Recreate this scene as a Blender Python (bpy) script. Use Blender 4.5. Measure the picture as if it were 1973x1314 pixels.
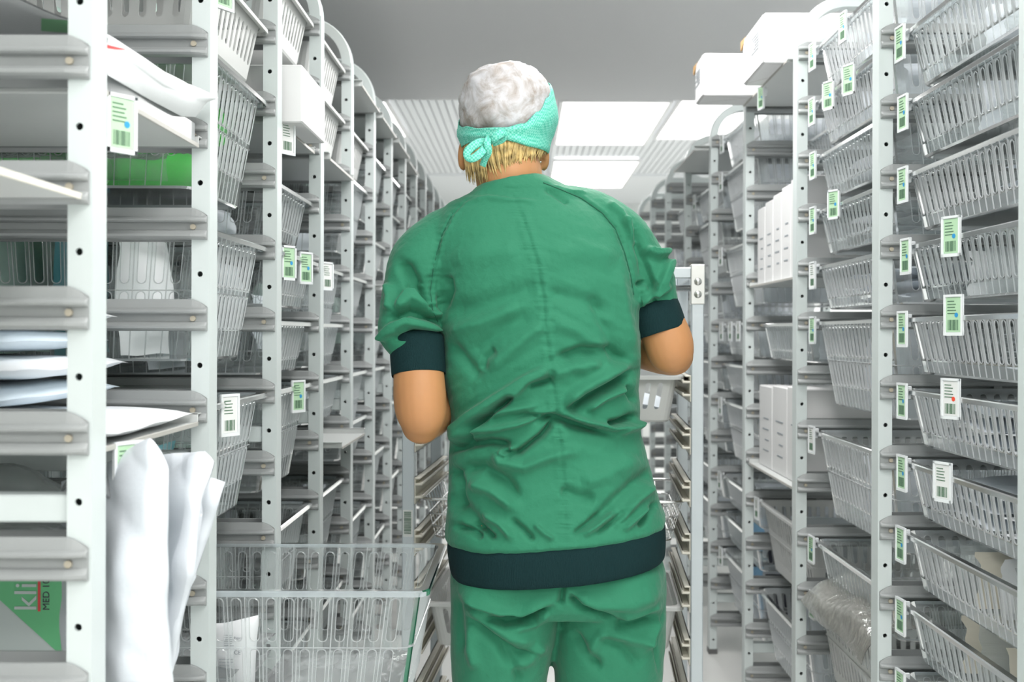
import bpy, math, random
import numpy as np
from mathutils import Vector, Matrix
random.seed(7)
PI = math.pi
for o in list(bpy.data.objects): bpy.data.objects.remove(o)
SC = bpy.context.scene
COL = SC.collection
# ------------------------------------------------------------------ camera
HC = 1.17                      # lens height above the floor
FPX = 2140.0                   # focal length in pixels of the 1973 px frame
cam_d = bpy.data.cameras.new('camera'); cam = bpy.data.objects.new('camera', cam_d); COL.objects.link(cam)
cam.location = (0, 0, HC); cam.rotation_euler = (PI/2, math.radians(-0.15), 0)
cam_d.sensor_width = 36; cam_d.lens = FPX/1973*36
cam_d.shift_x = -24.5/1973; cam_d.shift_y = -13.0/1973
cam_d.clip_start = 0.02
cam_d.dof.use_dof = True; cam_d.dof.focus_distance = 1.92; cam_d.dof.aperture_fstop = 5.6
SC.camera = cam
# ------------------------------------------------------------------ light set-up and exposure
W = bpy.data.worlds.new('world'); SC.world = W; W.use_nodes = True
W.node_tree.nodes['Background'].inputs[0].default_value = (0.8, 0.85, 0.9, 1)
W.node_tree.nodes['Background'].inputs[1].default_value = 0.3
VS = SC.view_settings
VS.view_transform = 'Standard'; VS.look = 'None'; VS.gamma = 1; VS.use_curve_mapping = False
VS.exposure = -1.12
try:
    SC.cycles.transparent_max_bounces = 48
    SC.cycles.max_bounces = 10
    SC.cycles.diffuse_bounces = 5
    SC.cycles.sample_clamp_indirect = 6
    SC.cycles.caustics_reflective = False
    SC.cycles.caustics_refractive = False
except Exception: pass
LAMP = (1.0, 0.985, 0.97)
# x, y, z, size x, size y, watts : the ceiling panels (the first rows are above and behind the camera)
LIGHTS = [
    (-0.20, -2.2, 2.34, 1.2, 0.6, 70), (-0.20, -0.9, 2.34, 1.2, 0.6, 54),
    (0.32, 0.75, 2.34, 0.6, 1.2, 44), (0.25, 2.75, 2.34, 0.6, 1.2, 48),
    (0.55, 7.45, 2.58, 0.64, 1.5, 54), (0.58, 9.8, 2.58, 0.68, 1.6, 54), (1.24, 7.3, 2.58, 0.60, 1.3, 46),
    (-1.0, 7.3, 2.58, 0.3, 1.2, 12), (1.62, 3.2, 2.34, 0.3, 2.4, 40), (1.62, 0.6, 2.34, 0.3, 1.8, 24)]
# ------------------------------------------------------------------ materials
def mat(name, color, rough=0.5, metal=0.0, bump=None, var=0.0, spec=0.5, sheen=0.0, emit=None, trans=0.0, vscale=6.0, sss=0.0, aniso=None):
    m = bpy.data.materials.new(name); m.use_nodes = True
    nt = m.node_tree; b = nt.nodes['Principled BSDF']
    c = tuple(color)+(1,) if len(color) == 3 else color
    b.inputs['Base Color'].default_value = c
    b.inputs['Roughness'].default_value = rough; b.inputs['Metallic'].default_value = metal
    b.inputs['Specular IOR Level'].default_value = spec
    if sss:
        b.inputs['Subsurface Weight'].default_value = sss; b.inputs['Subsurface Radius'].default_value = (0.02, 0.008, 0.004)
        b.inputs['Subsurface Scale'].default_value = 0.4
    if sheen: b.inputs['Sheen Weight'].default_value = sheen
    if emit:
        b.inputs['Emission Color'].default_value = tuple(emit[:3])+(1,); b.inputs['Emission Strength'].default_value = emit[3]
    if var or bump:
        tc = nt.nodes.new('ShaderNodeTexCoord')
    if var:
        n = nt.nodes.new('ShaderNodeTexNoise'); n.inputs['Scale'].default_value = vscale; n.inputs['Detail'].default_value = 5
        nt.links.new(tc.outputs['Object'], n.inputs['Vector'])
        mr = nt.nodes.new('ShaderNodeMapRange'); mr.inputs[1].default_value = 0.3; mr.inputs[2].default_value = 0.7
        mr.inputs[3].default_value = 1-var; mr.inputs[4].default_value = 1+var*0.6
        nt.links.new(n.outputs['Fac'], mr.inputs[0])
        mx = nt.nodes.new('ShaderNodeVectorMath'); mx.operation = 'SCALE'; mx.inputs[0].default_value = c[:3]
        nt.links.new(mr.outputs[0], mx.inputs['Scale']); nt.links.new(mx.outputs[0], b.inputs['Base Color'])
    if bump:
        sc, st, stretch = bump
        mp = nt.nodes.new('ShaderNodeMapping'); mp.inputs['Scale'].default_value = stretch
        n = nt.nodes.new('ShaderNodeTexNoise'); n.inputs['Scale'].default_value = sc; n.inputs['Detail'].default_value = 4
        nt.links.new(tc.outputs['Object'], mp.inputs[0]); nt.links.new(mp.outputs[0], n.inputs['Vector'])
        bp = nt.nodes.new('ShaderNodeBump'); bp.inputs['Strength'].default_value = st; bp.inputs['Distance'].default_value = 0.004
        nt.links.new(n.outputs['Fac'], bp.inputs['Height']); nt.links.new(bp.outputs[0], b.inputs['Normal'])
    return m
def film(name, color, haze, rough=0.08, gloss=0.9, tint=(0.95, 0.97, 0.965), bump=None, fres=1.28):
    """thin clear plastic: see-through sheet with a shiny face and a little milky haze"""
    m = bpy.data.materials.new(name); m.use_nodes = True
    nt = m.node_tree; nt.nodes.remove(nt.nodes['Principled BSDF']); out = nt.nodes['Material Output']
    t = nt.nodes.new('ShaderNodeBsdfTransparent'); t.inputs[0].default_value = tint+(1,)
    d = nt.nodes.new('ShaderNodeBsdfDiffuse'); d.inputs[0].default_value = tuple(color)+(1,)
    tl = nt.nodes.new('ShaderNodeBsdfTranslucent'); tl.inputs[0].default_value = tuple(color)+(1,)
    g = nt.nodes.new('ShaderNodeBsdfGlossy'); g.inputs['Roughness'].default_value = rough; g.inputs[0].default_value = (gloss,)*3+(1,)
    h = nt.nodes.new('ShaderNodeMixShader'); h.inputs[0].default_value = 0.4
    nt.links.new(d.outputs[0], h.inputs[1]); nt.links.new(tl.outputs[0], h.inputs[2])
    a = nt.nodes.new('ShaderNodeMixShader'); a.inputs[0].default_value = haze
    nt.links.new(t.outputs[0], a.inputs[1]); nt.links.new(h.outputs[0], a.inputs[2])
    f = nt.nodes.new('ShaderNodeFresnel'); f.inputs[0].default_value = fres
    b = nt.nodes.new('ShaderNodeMixShader')
    nt.links.new(f.outputs[0], b.inputs[0]); nt.links.new(a.outputs[0], b.inputs[1]); nt.links.new(g.outputs[0], b.inputs[2])
    nt.links.new(b.outputs[0], out.inputs[0])
    if bump:
        tc = nt.nodes.new('ShaderNodeTexCoord')
        n = nt.nodes.new('ShaderNodeTexNoise'); n.inputs['Scale'].default_value = bump[0]; n.inputs['Detail'].default_value = 4
        nt.links.new(tc.outputs['Object'], n.inputs['Vector'])
        bp = nt.nodes.new('ShaderNodeBump'); bp.inputs['Strength'].default_value = bump[1]; bp.inputs['Distance'].default_value = 0.01
        nt.links.new(n.outputs['Fac'], bp.inputs['Height'])
        for s in (d, g): nt.links.new(bp.outputs[0], s.inputs['Normal'])
    return m
M = {}
M['frame'] = mat('painted_steel', (0.60, 0.655, 0.65), 0.38, var=0.03)
M['rail'] = mat('rail_plastic', (0.30, 0.315, 0.315), 0.42, var=0.04)
M['steel'] = mat('steel', (0.62, 0.62, 0.6), 0.28, metal=0.9)
M['chrome'] = mat('chrome_wire', (0.8, 0.8, 0.8), 0.15, metal=1.0)
M['alu'] = mat('anodised_aluminium', (0.58, 0.63, 0.66), 0.4, metal=0.35, var=0.03)
M['cream'] = mat('cream_plastic', (0.78, 0.75, 0.66), 0.5, var=0.05)
M['pin'] = mat('rail_pin', (0.42, 0.38, 0.30), 0.45)
M['clear'] = film('clear_plastic', (0.90, 0.95, 0.97), 0.13, rough=0.10)
M['clear_edge_glint'] = film('clear_plastic_edge_glint', (0.93, 0.97, 0.99), 0.55, rough=0.14)  # whiter copy of the clear plastic: light caught by edges, put into the colour
M['clear_rim'] = film('clear_plastic_rim', (0.86, 0.92, 0.97), 0.28, rough=0.12)
M['milky'] = film('milky_plastic', (0.95, 0.98, 1.0), 0.30, rough=0.10)
M['milky_edge_glint'] = film('milky_plastic_edge_glint', (0.95, 0.97, 0.99), 0.75, rough=0.14)  # same painted edge glint for the milky baskets
M['grey_abs'] = mat('grey_plastic', (0.62, 0.63, 0.62), 0.45, var=0.03)
M['shelf'] = mat('shelf_steel', (0.60, 0.62, 0.61), 0.4, var=0.03)
M['shelf_edge'] = mat('shelf_edge', (0.45, 0.44, 0.41), 0.4)
M['holder'] = mat('label_holder_plastic', (0.80, 0.83, 0.84), 0.35)
M['card_green'] = mat('green_card', (0.46, 0.68, 0.45), 0.6)
M['card_white'] = mat('white_card', (0.78, 0.79, 0.78), 0.6)
M['ink'] = mat('ink', (0.10, 0.19, 0.12), 0.6)
M['ink_grey'] = mat('grey_ink', (0.32, 0.35, 0.38), 0.6)
M['dot_blue'] = mat('blue_dot', (0.03, 0.30, 0.62), 0.6)
M['dot_red'] = mat('red_dot', (0.80, 0.08, 0.04), 0.6)
M['paper'] = mat('white_paper', (0.82, 0.84, 0.86), 0.55, bump=(18, 0.35, (1, 1, 1)))
M['tyvek'] = mat('white_pouch', (0.72, 0.76, 0.81), 0.42, bump=(22, 0.5, (1, 1, 1)))
M['bluewhite'] = mat('pale_blue_pouch', (0.70, 0.80, 0.88), 0.35, bump=(16, 0.4, (1, 1, 1)))
M['teal'] = mat('teal_pouch', (0.10, 0.30, 0.34), 0.35, bump=(16, 0.4, (1, 1, 1)))
M['palegreen'] = mat('pale_green_pouch', (0.55, 0.74, 0.66), 0.4, bump=(16, 0.4, (1, 1, 1)))
M['beige'] = mat('beige_pouch', (0.70, 0.66, 0.56), 0.45, bump=(16, 0.4, (1, 1, 1)))
M['bag'] = film('clear_bag', (0.90, 0.93, 0.95), 0.30, rough=0.16, bump=(30, 0.9))
M['carton'] = mat('white_carton', (0.80, 0.80, 0.80), 0.5, var=0.02)
M['carton_in'] = mat('brown_board', (0.42, 0.26, 0.12), 0.7)
M['seam'] = mat('carton_seam', (0.50, 0.47, 0.44), 0.7)
M['green_plastic'] = mat('green_plastic', (0.05, 0.62, 0.06), 0.3)
M['green_print'] = mat('green_print', (0.13, 0.48, 0.22), 0.45)
M['grey_print'] = mat('grey_print', (0.50, 0.56, 0.55), 0.45)
M['red_print'] = mat('red_print', (0.62, 0.06, 0.06), 0.5)
M['purple'] = mat('purple_print', (0.30, 0.16, 0.50), 0.5)
M['orange'] = mat('orange_pack', (0.80, 0.33, 0.12), 0.5)
M['blue'] = mat('blue_pack', (0.28, 0.52, 0.75), 0.45)
M['dark'] = mat('dark_pack', (0.05, 0.05, 0.07), 0.5)
M['floor'] = mat('vinyl_floor', (0.82, 0.82, 0.80), 0.25, var=0.03)
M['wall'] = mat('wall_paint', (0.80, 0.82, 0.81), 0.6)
M['wall_gap_shade'] = mat('side_wall_gap_shade', (0.52, 0.54, 0.53), 0.6)  # wall paint darkened so the gaps between the racks look shaded
M['wall_dim'] = mat('low_bounce_wall', (0.72, 0.74, 0.73), 0.6)  # unseen wall, its paint greyed to cut the light bounced from behind the lens
M['bag_thin'] = film('thin_clear_bag', (0.90, 0.93, 0.95), 0.10, rough=0.14, bump=(30, 0.9))
M['ceiling'] = mat('ceiling_paint', (0.84, 0.84, 0.85), 0.7)
M['slat'] = mat('ceiling_slat', (0.86, 0.88, 0.90), 0.35)
M['lamp_frame'] = mat('lamp_frame', (0.8, 0.8, 0.8), 0.5)
M['diffuser'] = mat('lamp_diffuser', (0.9, 0.9, 0.9), 0.5, emit=(1, 0.99, 0.97, 6.0))
M['smock'] = mat('green_cotton', (0.023, 0.182, 0.099), 0.72, bump=(75, 0.42, (1, 1, 1)), sheen=0.12, spec=0.25)
M['rib'] = mat('dark_green_rib', (0.004, 0.024, 0.026), 0.85, bump=(220, 0.5, (4, 4, 0.3)), spec=0.2)
M['skin'] = mat('skin', (0.46, 0.225, 0.095), 0.5, var=0.08, vscale=14, sss=0.10, spec=0.35)
M['hair'] = mat('blonde_hair', (0.58, 0.42, 0.17), 0.38, var=0.5, vscale=90)
M['capgreen'] = mat('cap_band', (0.10, 0.55, 0.40), 0.6, bump=(160, 0.35, (1, 1, 1)))
M['shoe'] = mat('white_clog', (0.8, 0.8, 0.78), 0.5)
M['rubber'] = mat('grey_rubber', (0.12, 0.12, 0.12), 0.7)
M['seamline'] = mat('seam_thread', (0.010, 0.10, 0.055), 0.8)
M['eye'] = mat('eye_white', (0.8, 0.8, 0.78), 0.3); M['lip'] = mat('lips', (0.5, 0.18, 0.13), 0.5)
# ------------------------------------------------------------------ mesh helpers
class MB:
    def __init__(s): s.v = []; s.f = []; s.m = []
    def add(s, verts, faces, mi=0, M4=None):
        b = len(s.v)
        if M4 is not None: verts = [tuple(M4 @ Vector(p)) for p in verts]
        s.v += [tuple(p) for p in verts]; s.f += [tuple(b+i for i in f) for f in faces]; s.m += [mi]*len(faces)
        return s
    def box(s, x0, x1, y0, y1, z0, z1, mi=0, M4=None):
        v = [(x0,y0,z0),(x1,y0,z0),(x1,y1,z0),(x0,y1,z0),(x0,y0,z1),(x1,y0,z1),(x1,y1,z1),(x0,y1,z1)]
        return s.add(v, [(0,3,2,1),(4,5,6,7),(0,1,5,4),(1,2,6,5),(2,3,7,6),(3,0,4,7)], mi, M4)
    def bbox(s, x0, x1, y0, y1, z0, z1, r=0.003, mi=0, M4=None):
        """box with chamfered edges"""
        cx, cy, cz = (x0+x1)/2, (y0+y1)/2, (z0+z1)/2; hx, hy, hz = (x1-x0)/2, (y1-y0)/2, (z1-z0)/2
        r = min(r, hx*.9, hy*.9, hz*.9)
        prof = [(hz-0, r), (hz-r, 0)]
        rings = []
        for z, ins in ((-hz, r), (-hz+r, 0), (hz-r, 0), (hz, r)):
            a, b = hx-ins, hy-ins
            c = r
            rings.append([(cx+p[0], cy+p[1], cz+z) for p in ((-a+c,-b),(a-c,-b),(a,-b+c),(a,b-c),(a-c,b),(-a+c,b),(-a,b-c),(-a,-b+c))])
        return s.loft(rings, mi, True, M4)
    def loft(s, rings, mi=0, caps=True, M4=None, closed=True):
        n = len(rings[0]); v = [p for r in rings for p in r]; f = []
        for i in range(len(rings)-1):
            for j in range(n if closed else n-1):
                k = (j+1) % n
                f.append((i*n+j, i*n+k, (i+1)*n+k, (i+1)*n+j))
        if caps and closed:
            f.append(tuple(range(n-1, -1, -1))); f.append(tuple((len(rings)-1)*n+j for j in range(n)))
        return s.add(v, f, mi, M4)
    def tube(s, pts, r, n=8, mi=0, caps=True, flat=1.0, round_ends=False):
        pts = [Vector(p) for p in pts]; rs = r if isinstance(r, (list, tuple)) else [r]*len(pts)
        if round_ends:
            d0 = (pts[0]-pts[1]).normalized(); d1 = (pts[-1]-pts[-2]).normalized(); np_, nr = [], []
            for a in (85, 60, 30): np_.append(pts[0]+d0*rs[0]*math.sin(math.radians(a))); nr.append(rs[0]*math.cos(math.radians(a)))
            np_ += pts; nr += list(rs)
            for a in (30, 60, 85): np_.append(pts[-1]+d1*rs[-1]*math.sin(math.radians(a))); nr.append(rs[-1]*math.cos(math.radians(a)))
            pts, rs = np_, nr
        rings = []; up = None
        for i, p in enumerate(pts):
            t = (pts[min(i+1, len(pts)-1)]-pts[max(i-1, 0)]).normalized()
            if up is None:
                up = Vector((0,0,1)) if abs(t.z) < 0.9 else Vector((0,1,0))
            up = (up-t*up.dot(t)).normalized(); sd = t.cross(up)
            rings.append([tuple(p+(sd*math.cos(2*PI*k/n)+up*math.sin(2*PI*k/n)*flat)*rs[i]) for k in range(n)])
        return s.loft(rings, mi, caps)
    def ellipsoid(s, c, r, nu=24, nv=14, mi=0, M4=None):
        v = []; f = []
        for i in range(nv+1):
            ph = PI*i/nv
            for j in range(nu):
                th = 2*PI*j/nu
                v.append((c[0]+r[0]*math.sin(ph)*math.cos(th), c[1]+r[1]*math.sin(ph)*math.sin(th), c[2]+r[2]*math.cos(ph)))
        for i in range(nv):
            for j in range(nu):
                k = (j+1) % nu
                f.append((i*nu+j, (i+1)*nu+j, (i+1)*nu+k, i*nu+k))
        return s.add(v, f, mi, M4)
    def grid(s, P, nu, nv, mi=0, closed_u=False, mfun=None):
        b = len(s.v)
        for j in range(nv+1):
            for i in range(nu if closed_u else nu+1): s.v.append(tuple(P(i/nu, j/nv)))
        w = nu if closed_u else nu+1
        for j in range(nv):
            for i in range(nu):
                k = (i+1) % w
                s.f.append((b+j*w+i, b+j*w+k, b+(j+1)*w+k, b+(j+1)*w+i)); s.m.append(mfun((i+.5)/nu, (j+.5)/nv) if mfun else mi)
        return s
    def mesh(s, name, mats, smooth=False):
        me = bpy.data.meshes.new(name); me.from_pydata(s.v, [], s.f)
        for m in mats: me.materials.append(m)
        if len(mats) > 1: me.polygons.foreach_set('material_index', s.m)
        if smooth: me.polygons.foreach_set('use_smooth', [True]*len(me.polygons))
        me.update(); return me
def link(name, me, parent=None, loc=None, rz=0.0):
    o = bpy.data.objects.new(name, me); COL.objects.link(o)
    if parent is not None: o.parent = parent
    if loc is not None: o.location = loc
    if rz: o.rotation_euler = (0, 0, rz)
    return o
def obj(name, mb, mats, parent=None, smooth=False, loc=None, rz=0.0):
    if not isinstance(mats, (list, tuple)): mats = [mats]
    return link(name, mb.mesh(name, mats, smooth), parent, loc, rz)
def tag(o, label, cat, group=None, kind=None):
    o['label'] = label; o['category'] = cat
    if group: o['group'] = group
    if kind: o['kind'] = kind
    return o
def thing(name, label, cat, loc=(0,0,0), rz=0.0, group=None):
    o = bpy.data.objects.new(name, None); COL.objects.link(o); o.empty_display_size = 0.05
    o.location = loc; o.rotation_euler = (0, 0, rz)
    return tag(o, label, cat, group)
def struct(name, mb, mats, smooth=False):
    o = obj(name, mb, mats, None, smooth); o['kind'] = 'structure'; return o
def evalmesh(mb, mods, name='tmp', mats=None):
    """apply modifiers to a temporary object and return the finished mesh"""
    me = mb.mesh(name, mats or [])
    o = bpy.data.objects.new(name, me); COL.objects.link(o)
    for t, kw in mods:
        m = o.modifiers.new(t, t)
        for k, v in kw.items(): setattr(m, k, v)
    dg = bpy.context.evaluated_depsgraph_get(); dg.update()
    r = bpy.data.meshes.new_from_object(o.evaluated_get(dg), depsgraph=dg)
    bpy.data.objects.remove(o); bpy.data.meshes.remove(me)
    r.name = name; return r
ORD = ['zeroth','first','second','third','fourth','fifth','sixth','seventh','eighth','ninth','tenth','eleventh','twelfth','thirteenth','fourteenth','fifteenth']
def at(px, py, d):
    """point at distance d in front of the lens seen at pixel px, py"""
    return Vector(((px-1011)*d/FPX, d, HC+(644-py)*d/FPX))
def noise1(x, seed=0):
    return math.sin(x*1.7+seed*2.3)*.5+math.sin(x*3.9+seed*1.1+1.3)*.3+math.sin(x*8.3+seed*.7)*.2
# ------------------------------------------------------------------ room
CZ, SZ = 2.60, 2.35            # slatted ceiling, lower plain ceiling
XL, XR, YF, YB = -1.30, 2.05, -3.2, 12.0
struct('floor', MB().box(XL-.1, XR+.1, YF-.1, YB+.1, -.1, 0), M['floor'])
struct('wall_left', MB().box(XL-.1, XL, YF, YB, 0, 2.8), M['wall_gap_shade'])
struct('wall_right', MB().box(XR, XR+.1, YF, YB, 0, 2.8), M['wall'])
struct('wall_back', MB().box(XL-.1, XR+.1, YB, YB+.1, 0, 2.8), M['wall'])
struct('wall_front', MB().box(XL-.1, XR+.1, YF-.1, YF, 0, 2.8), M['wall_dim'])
struct('ceiling', MB().box(XL, XR, YF, 5.6, SZ, SZ+.30), M['ceiling'])
sl = MB(); x = XL
sl.box(XL, XR, 5.6, YB, CZ+.03, CZ+.12)
while x < XR:
    sl.bbox(x+.004, min(x+.047, XR), 5.6, 9.9, CZ, CZ+.028, .004); x += .05
sl.box(XL, XR, 9.9, YB, CZ-.02, CZ+.03)
struct('ceiling_slats', sl, M['slat'])
LNAME = ['behind the camera', 'just behind the camera', 'above the camera', 'above the person', 'beyond the cap, nearer of two over the aisle',
         'at the far end of the aisle', 'over the right rack beyond the white cartons', 'over the far left rack',
         'behind the right rack beside its middle bays', 'behind the right rack beside its first bays']
for (x, y, z, sx, sy, wt), nm in zip(LIGHTS, LNAME):
    t = thing('ceiling_light', 'white rectangular ceiling light panel '+nm, 'ceiling light', (x, y, z), 0, 'ceiling light panels')
    fr = MB(); w = .02
    fr.box(-sx/2-w, sx/2+w, -sy/2-w, -sy/2, -.012, .012); fr.box(-sx/2-w, sx/2+w, sy/2, sy/2+w, -.012, .012)
    fr.box(-sx/2-w, -sx/2, -sy/2, sy/2, -.012, .012); fr.box(sx/2, sx/2+w, -sy/2, sy/2, -.012, .012)
    obj('lamp_frame', fr, M['lamp_frame'], t)
    obj('diffuser', MB().box(-sx/2, sx/2, -sy/2, sy/2, -.004, .008), M['diffuser'], t)
    ld = bpy.data.lights.new('lamp', 'AREA'); ld.shape = 'RECTANGLE'; ld.size = sx; ld.size_y = sy; ld.energy = wt; ld.color = LAMP
    lo = bpy.data.objects.new('lamp', ld); COL.objects.link(lo); lo.parent = t; lo.location = (0, 0, -.016)
# ------------------------------------------------------------------ rack frames
PITCH = 0.135
PW, PD = 0.027, 0.040          # post width and depth
SPRING, RAD = 1.895, 0.125
def holepatch(mb, x0, x1, z0, z1, cx, cz, r, y, mi=0, flip=False, n=12, lip=0.004):
    ring = [(cx+r*math.sin(2*PI*k/n), cz+r*math.cos(2*PI*k/n)) for k in range(n)]
    right = [(cx, z1), (x1, z1), (x1, z0), (cx, z0)]+[ring[k] for k in range(n//2, -1, -1)]
    left = [(cx, z0), (x0, z0), (x0, z1), (cx, z1)]+[ring[k % n] for k in range(n, n//2-1, -1)]
    for poly in (right, left):
        v = [(a, y, b) for a, b in poly]; f = list(range(len(v)))
        mb.add(v, [tuple(f if flip else f[::-1])], mi)
    dy = lip if not flip else -lip
    v = [(a, y, b) for a, b in ring]+[(a, y+dy, b) for a, b in ring]
    mb.add(v, [(k, (k+1) % n, n+(k+1) % n, n+k) for k in range(n)], mi)
def frame_mesh(depth, zoff):
    """one upright frame: perforated front post, arch, back post. local x=0 is the aisle face, +x runs into the rack, y=0 the near face"""
    mb = MB(); zs = [HC+(zoff-k)*PITCH for k in range(-5, 10)]
    zs = sorted(z for z in zs if 0.05 < z < SPRING-.03)
    for px in (0.0, depth-PW):
        edges = [0.0]+[(a+b)/2 for a, b in zip(zs, zs[1:])]+[SPRING]
        for z, e0, e1 in zip(zs, edges, edges[1:]):
            hx = px+PW/2 + (0.001 if px == 0 else 0)
            holepatch(mb, px, px+PW, e0, e1, hx, z, .0042, 0.0)
            holepatch(mb, px, px+PW, e0, e1, hx, z, .0042, PD, flip=True)
        mb.add([(px,0,0),(px,PD,0),(px,PD,SPRING),(px,0,SPRING)], [(0,3,2,1)])
        mb.add([(px+PW,0,0),(px+PW,PD,0),(px+PW,PD,SPRING),(px+PW,0,SPRING)], [(0,1,2,3)])
        mb.box(px-.002, px+PW+.002, -.002, PD+.002, 0, .018, 1)
    # bent top
    path = []
    for k in range(0, 13):
        a = PI/2*k/12; path.append((RAD-RAD*math.cos(a), SPRING+RAD*math.sin(a), a))
    for k in range(0, 13):
        a = PI/2+PI/2*k/12; path.append((depth-RAD-RAD*math.cos(a), SPRING+RAD*math.sin(a), a))
    rings = []
    for x, z, a in path:
        ix, iz = math.cos(a)*PW, -math.sin(a)*PW
        c = .003
        rings.append([(x,c,z),(x+ix*.1,0,z+iz*.1),(x+ix,0,z+iz),(x+ix,PD,z+iz),(x+ix*.1,PD,z+iz*.1),(x,PD-c,z)])
    mb.loft(rings, 0, False)
    # gusset plate inside the front bend
    g = [(PW, SPRING-.035), (PW, SPRING-.005), (.13, SPRING+.055), (.19, SPRING+.03), (.19, SPRING-.035)]
    mb.add([(a, .014, b) for a, b in g]+[(a, .026, b) for a, b in g], [(4,3,2,1,0),(5,6,7,8,9)]+[(k, (k+1) % 5, 5+(k+1) % 5, 5+k) for k in range(5)])
    return mb.mesh('upright', [M['frame'], M['rubber']])
RP = [(.0235,.000),(.0235,.0035),(.0225,.0045),(.0105,.0075),(.0085,.0125),(.0060,.0150),(.0035,.0145),(.0015,.0110),(.0010,.0040),(-.0095,.0040),
      (-.0105,.0080),(-.0135,.0120),(-.0160,.0150),(-.0195,.0150),(-.0220,.0115),(-.0235,.0040),(-.0235,.000)]
def rail_mesh(L, sgn):
    """moulded runner; local x from 0 (aisle tip) into the rack, sticks out of the frame towards sgn*y"""
    mb = MB(); rings = []
    for x, k in ((0.0, .0), (.002, .25), (.008, .55), (.016, .85), (.022, 1), (L-.01, 1), (L, .7)):
        r = []
        for z, d in RP:
            zz = z
            if z > .0105: zz = .0105+(z-.0105)*max(.1, k)
            dd = d*(0.45+.55*k) if d > .004 else d
            r.append((x, sgn*dd, zz))
        if sgn > 0: r = r[::-1]
        rings.append(r)
    mb.loft(rings, 0, True)
    # peg by the tip and a small notch tab
    pr = [[(.020+.0042*math.cos(2*PI*k/10), sgn*y, -.005+.0042*math.sin(2*PI*k/10)) for k in range(10)] for y in (.004, .0075)]
    mb.loft(pr, 1)
    for tx in (.30*L/0.6,):
        mb.bbox(tx, tx+.016, min(sgn*.006, sgn*.0135), max(sgn*.006, sgn*.0135), -.003, .004, .001)
    return mb.mesh('rail', [M['rail'], M['pin']])
FR = {}
for side, dep, off in (('left', 0.64, .65), ('right', 0.44, .72)):
    FR[side] = (frame_mesh(dep, off), rail_mesh(dep-.012, -1), rail_mesh(dep-.012, 1), dep)
LX, RX = -0.466, 0.680         # aisle faces of the two racks
LY = [1.197+.4453*k for k in range(14)]
RY = [1.491+.645*k for k in range(9)]
def lrail(k): return HC+(.20-k)*PITCH
def rrail(k): return HC+(.26-k)*PITCH
def mirrored(me):
    m = me.copy(); m.transform(Matrix.Scale(-1, 4, Vector((1,0,0)))); m.flip_normals(); return m
FRL = tuple(mirrored(m) for m in FR['left'][:3])
def cross_mesh(dep, sgn):
    mb = MB(); mb.bbox(min(sgn*PW, sgn*(dep-PW)), max(sgn*PW, sgn*(dep-PW)), .006, PD-.006, -.015, .015, .002); return mb.mesh('crossbar', [M['frame']])
CL, CR = cross_mesh(.64, -1), cross_mesh(.44, 1)
for i, y in enumerate(LY):
    t = thing('rack_frame', 'pale perforated upright frame with arched top, %s from the camera in the left rack' % ORD[i+1], 'rack frame', (LX, y, 0), 0, 'upright frames of the left rack')
    link('upright', FRL[0], t)
    for zc in (SPRING-.005, HC-1.41*PITCH, HC-7.41*PITCH): link('crossbar', CL, t, (0, 0, zc))
    for k in range(-5, 8):
        link('rail', FRL[1], t, (-.003, 0, lrail(k)))
        link('rail', FRL[2], t, (-.003, PD, lrail(k)))
for i, y in enumerate(RY):
    t = thing('rack_frame', 'pale perforated upright frame with arched top, %s from the camera in the right rack' % ORD[i+1], 'rack frame', (RX, y, 0), 0, 'upright frames of the right rack')
    link('upright', FR['right'][0], t)
    for k in (-5, 7): link('crossbar', CR, t, (0, 0, HC+(.26-k-.43)*PITCH if k > -5 else SPRING-.005))
    for k in range(-5, 9):
        z = rrail(k)
        if z < .06: continue
        link('rail', FR['right'][1], t, (.003, 0, z))
        link('rail', FR['right'][2], t, (.003, PD, z))
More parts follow.
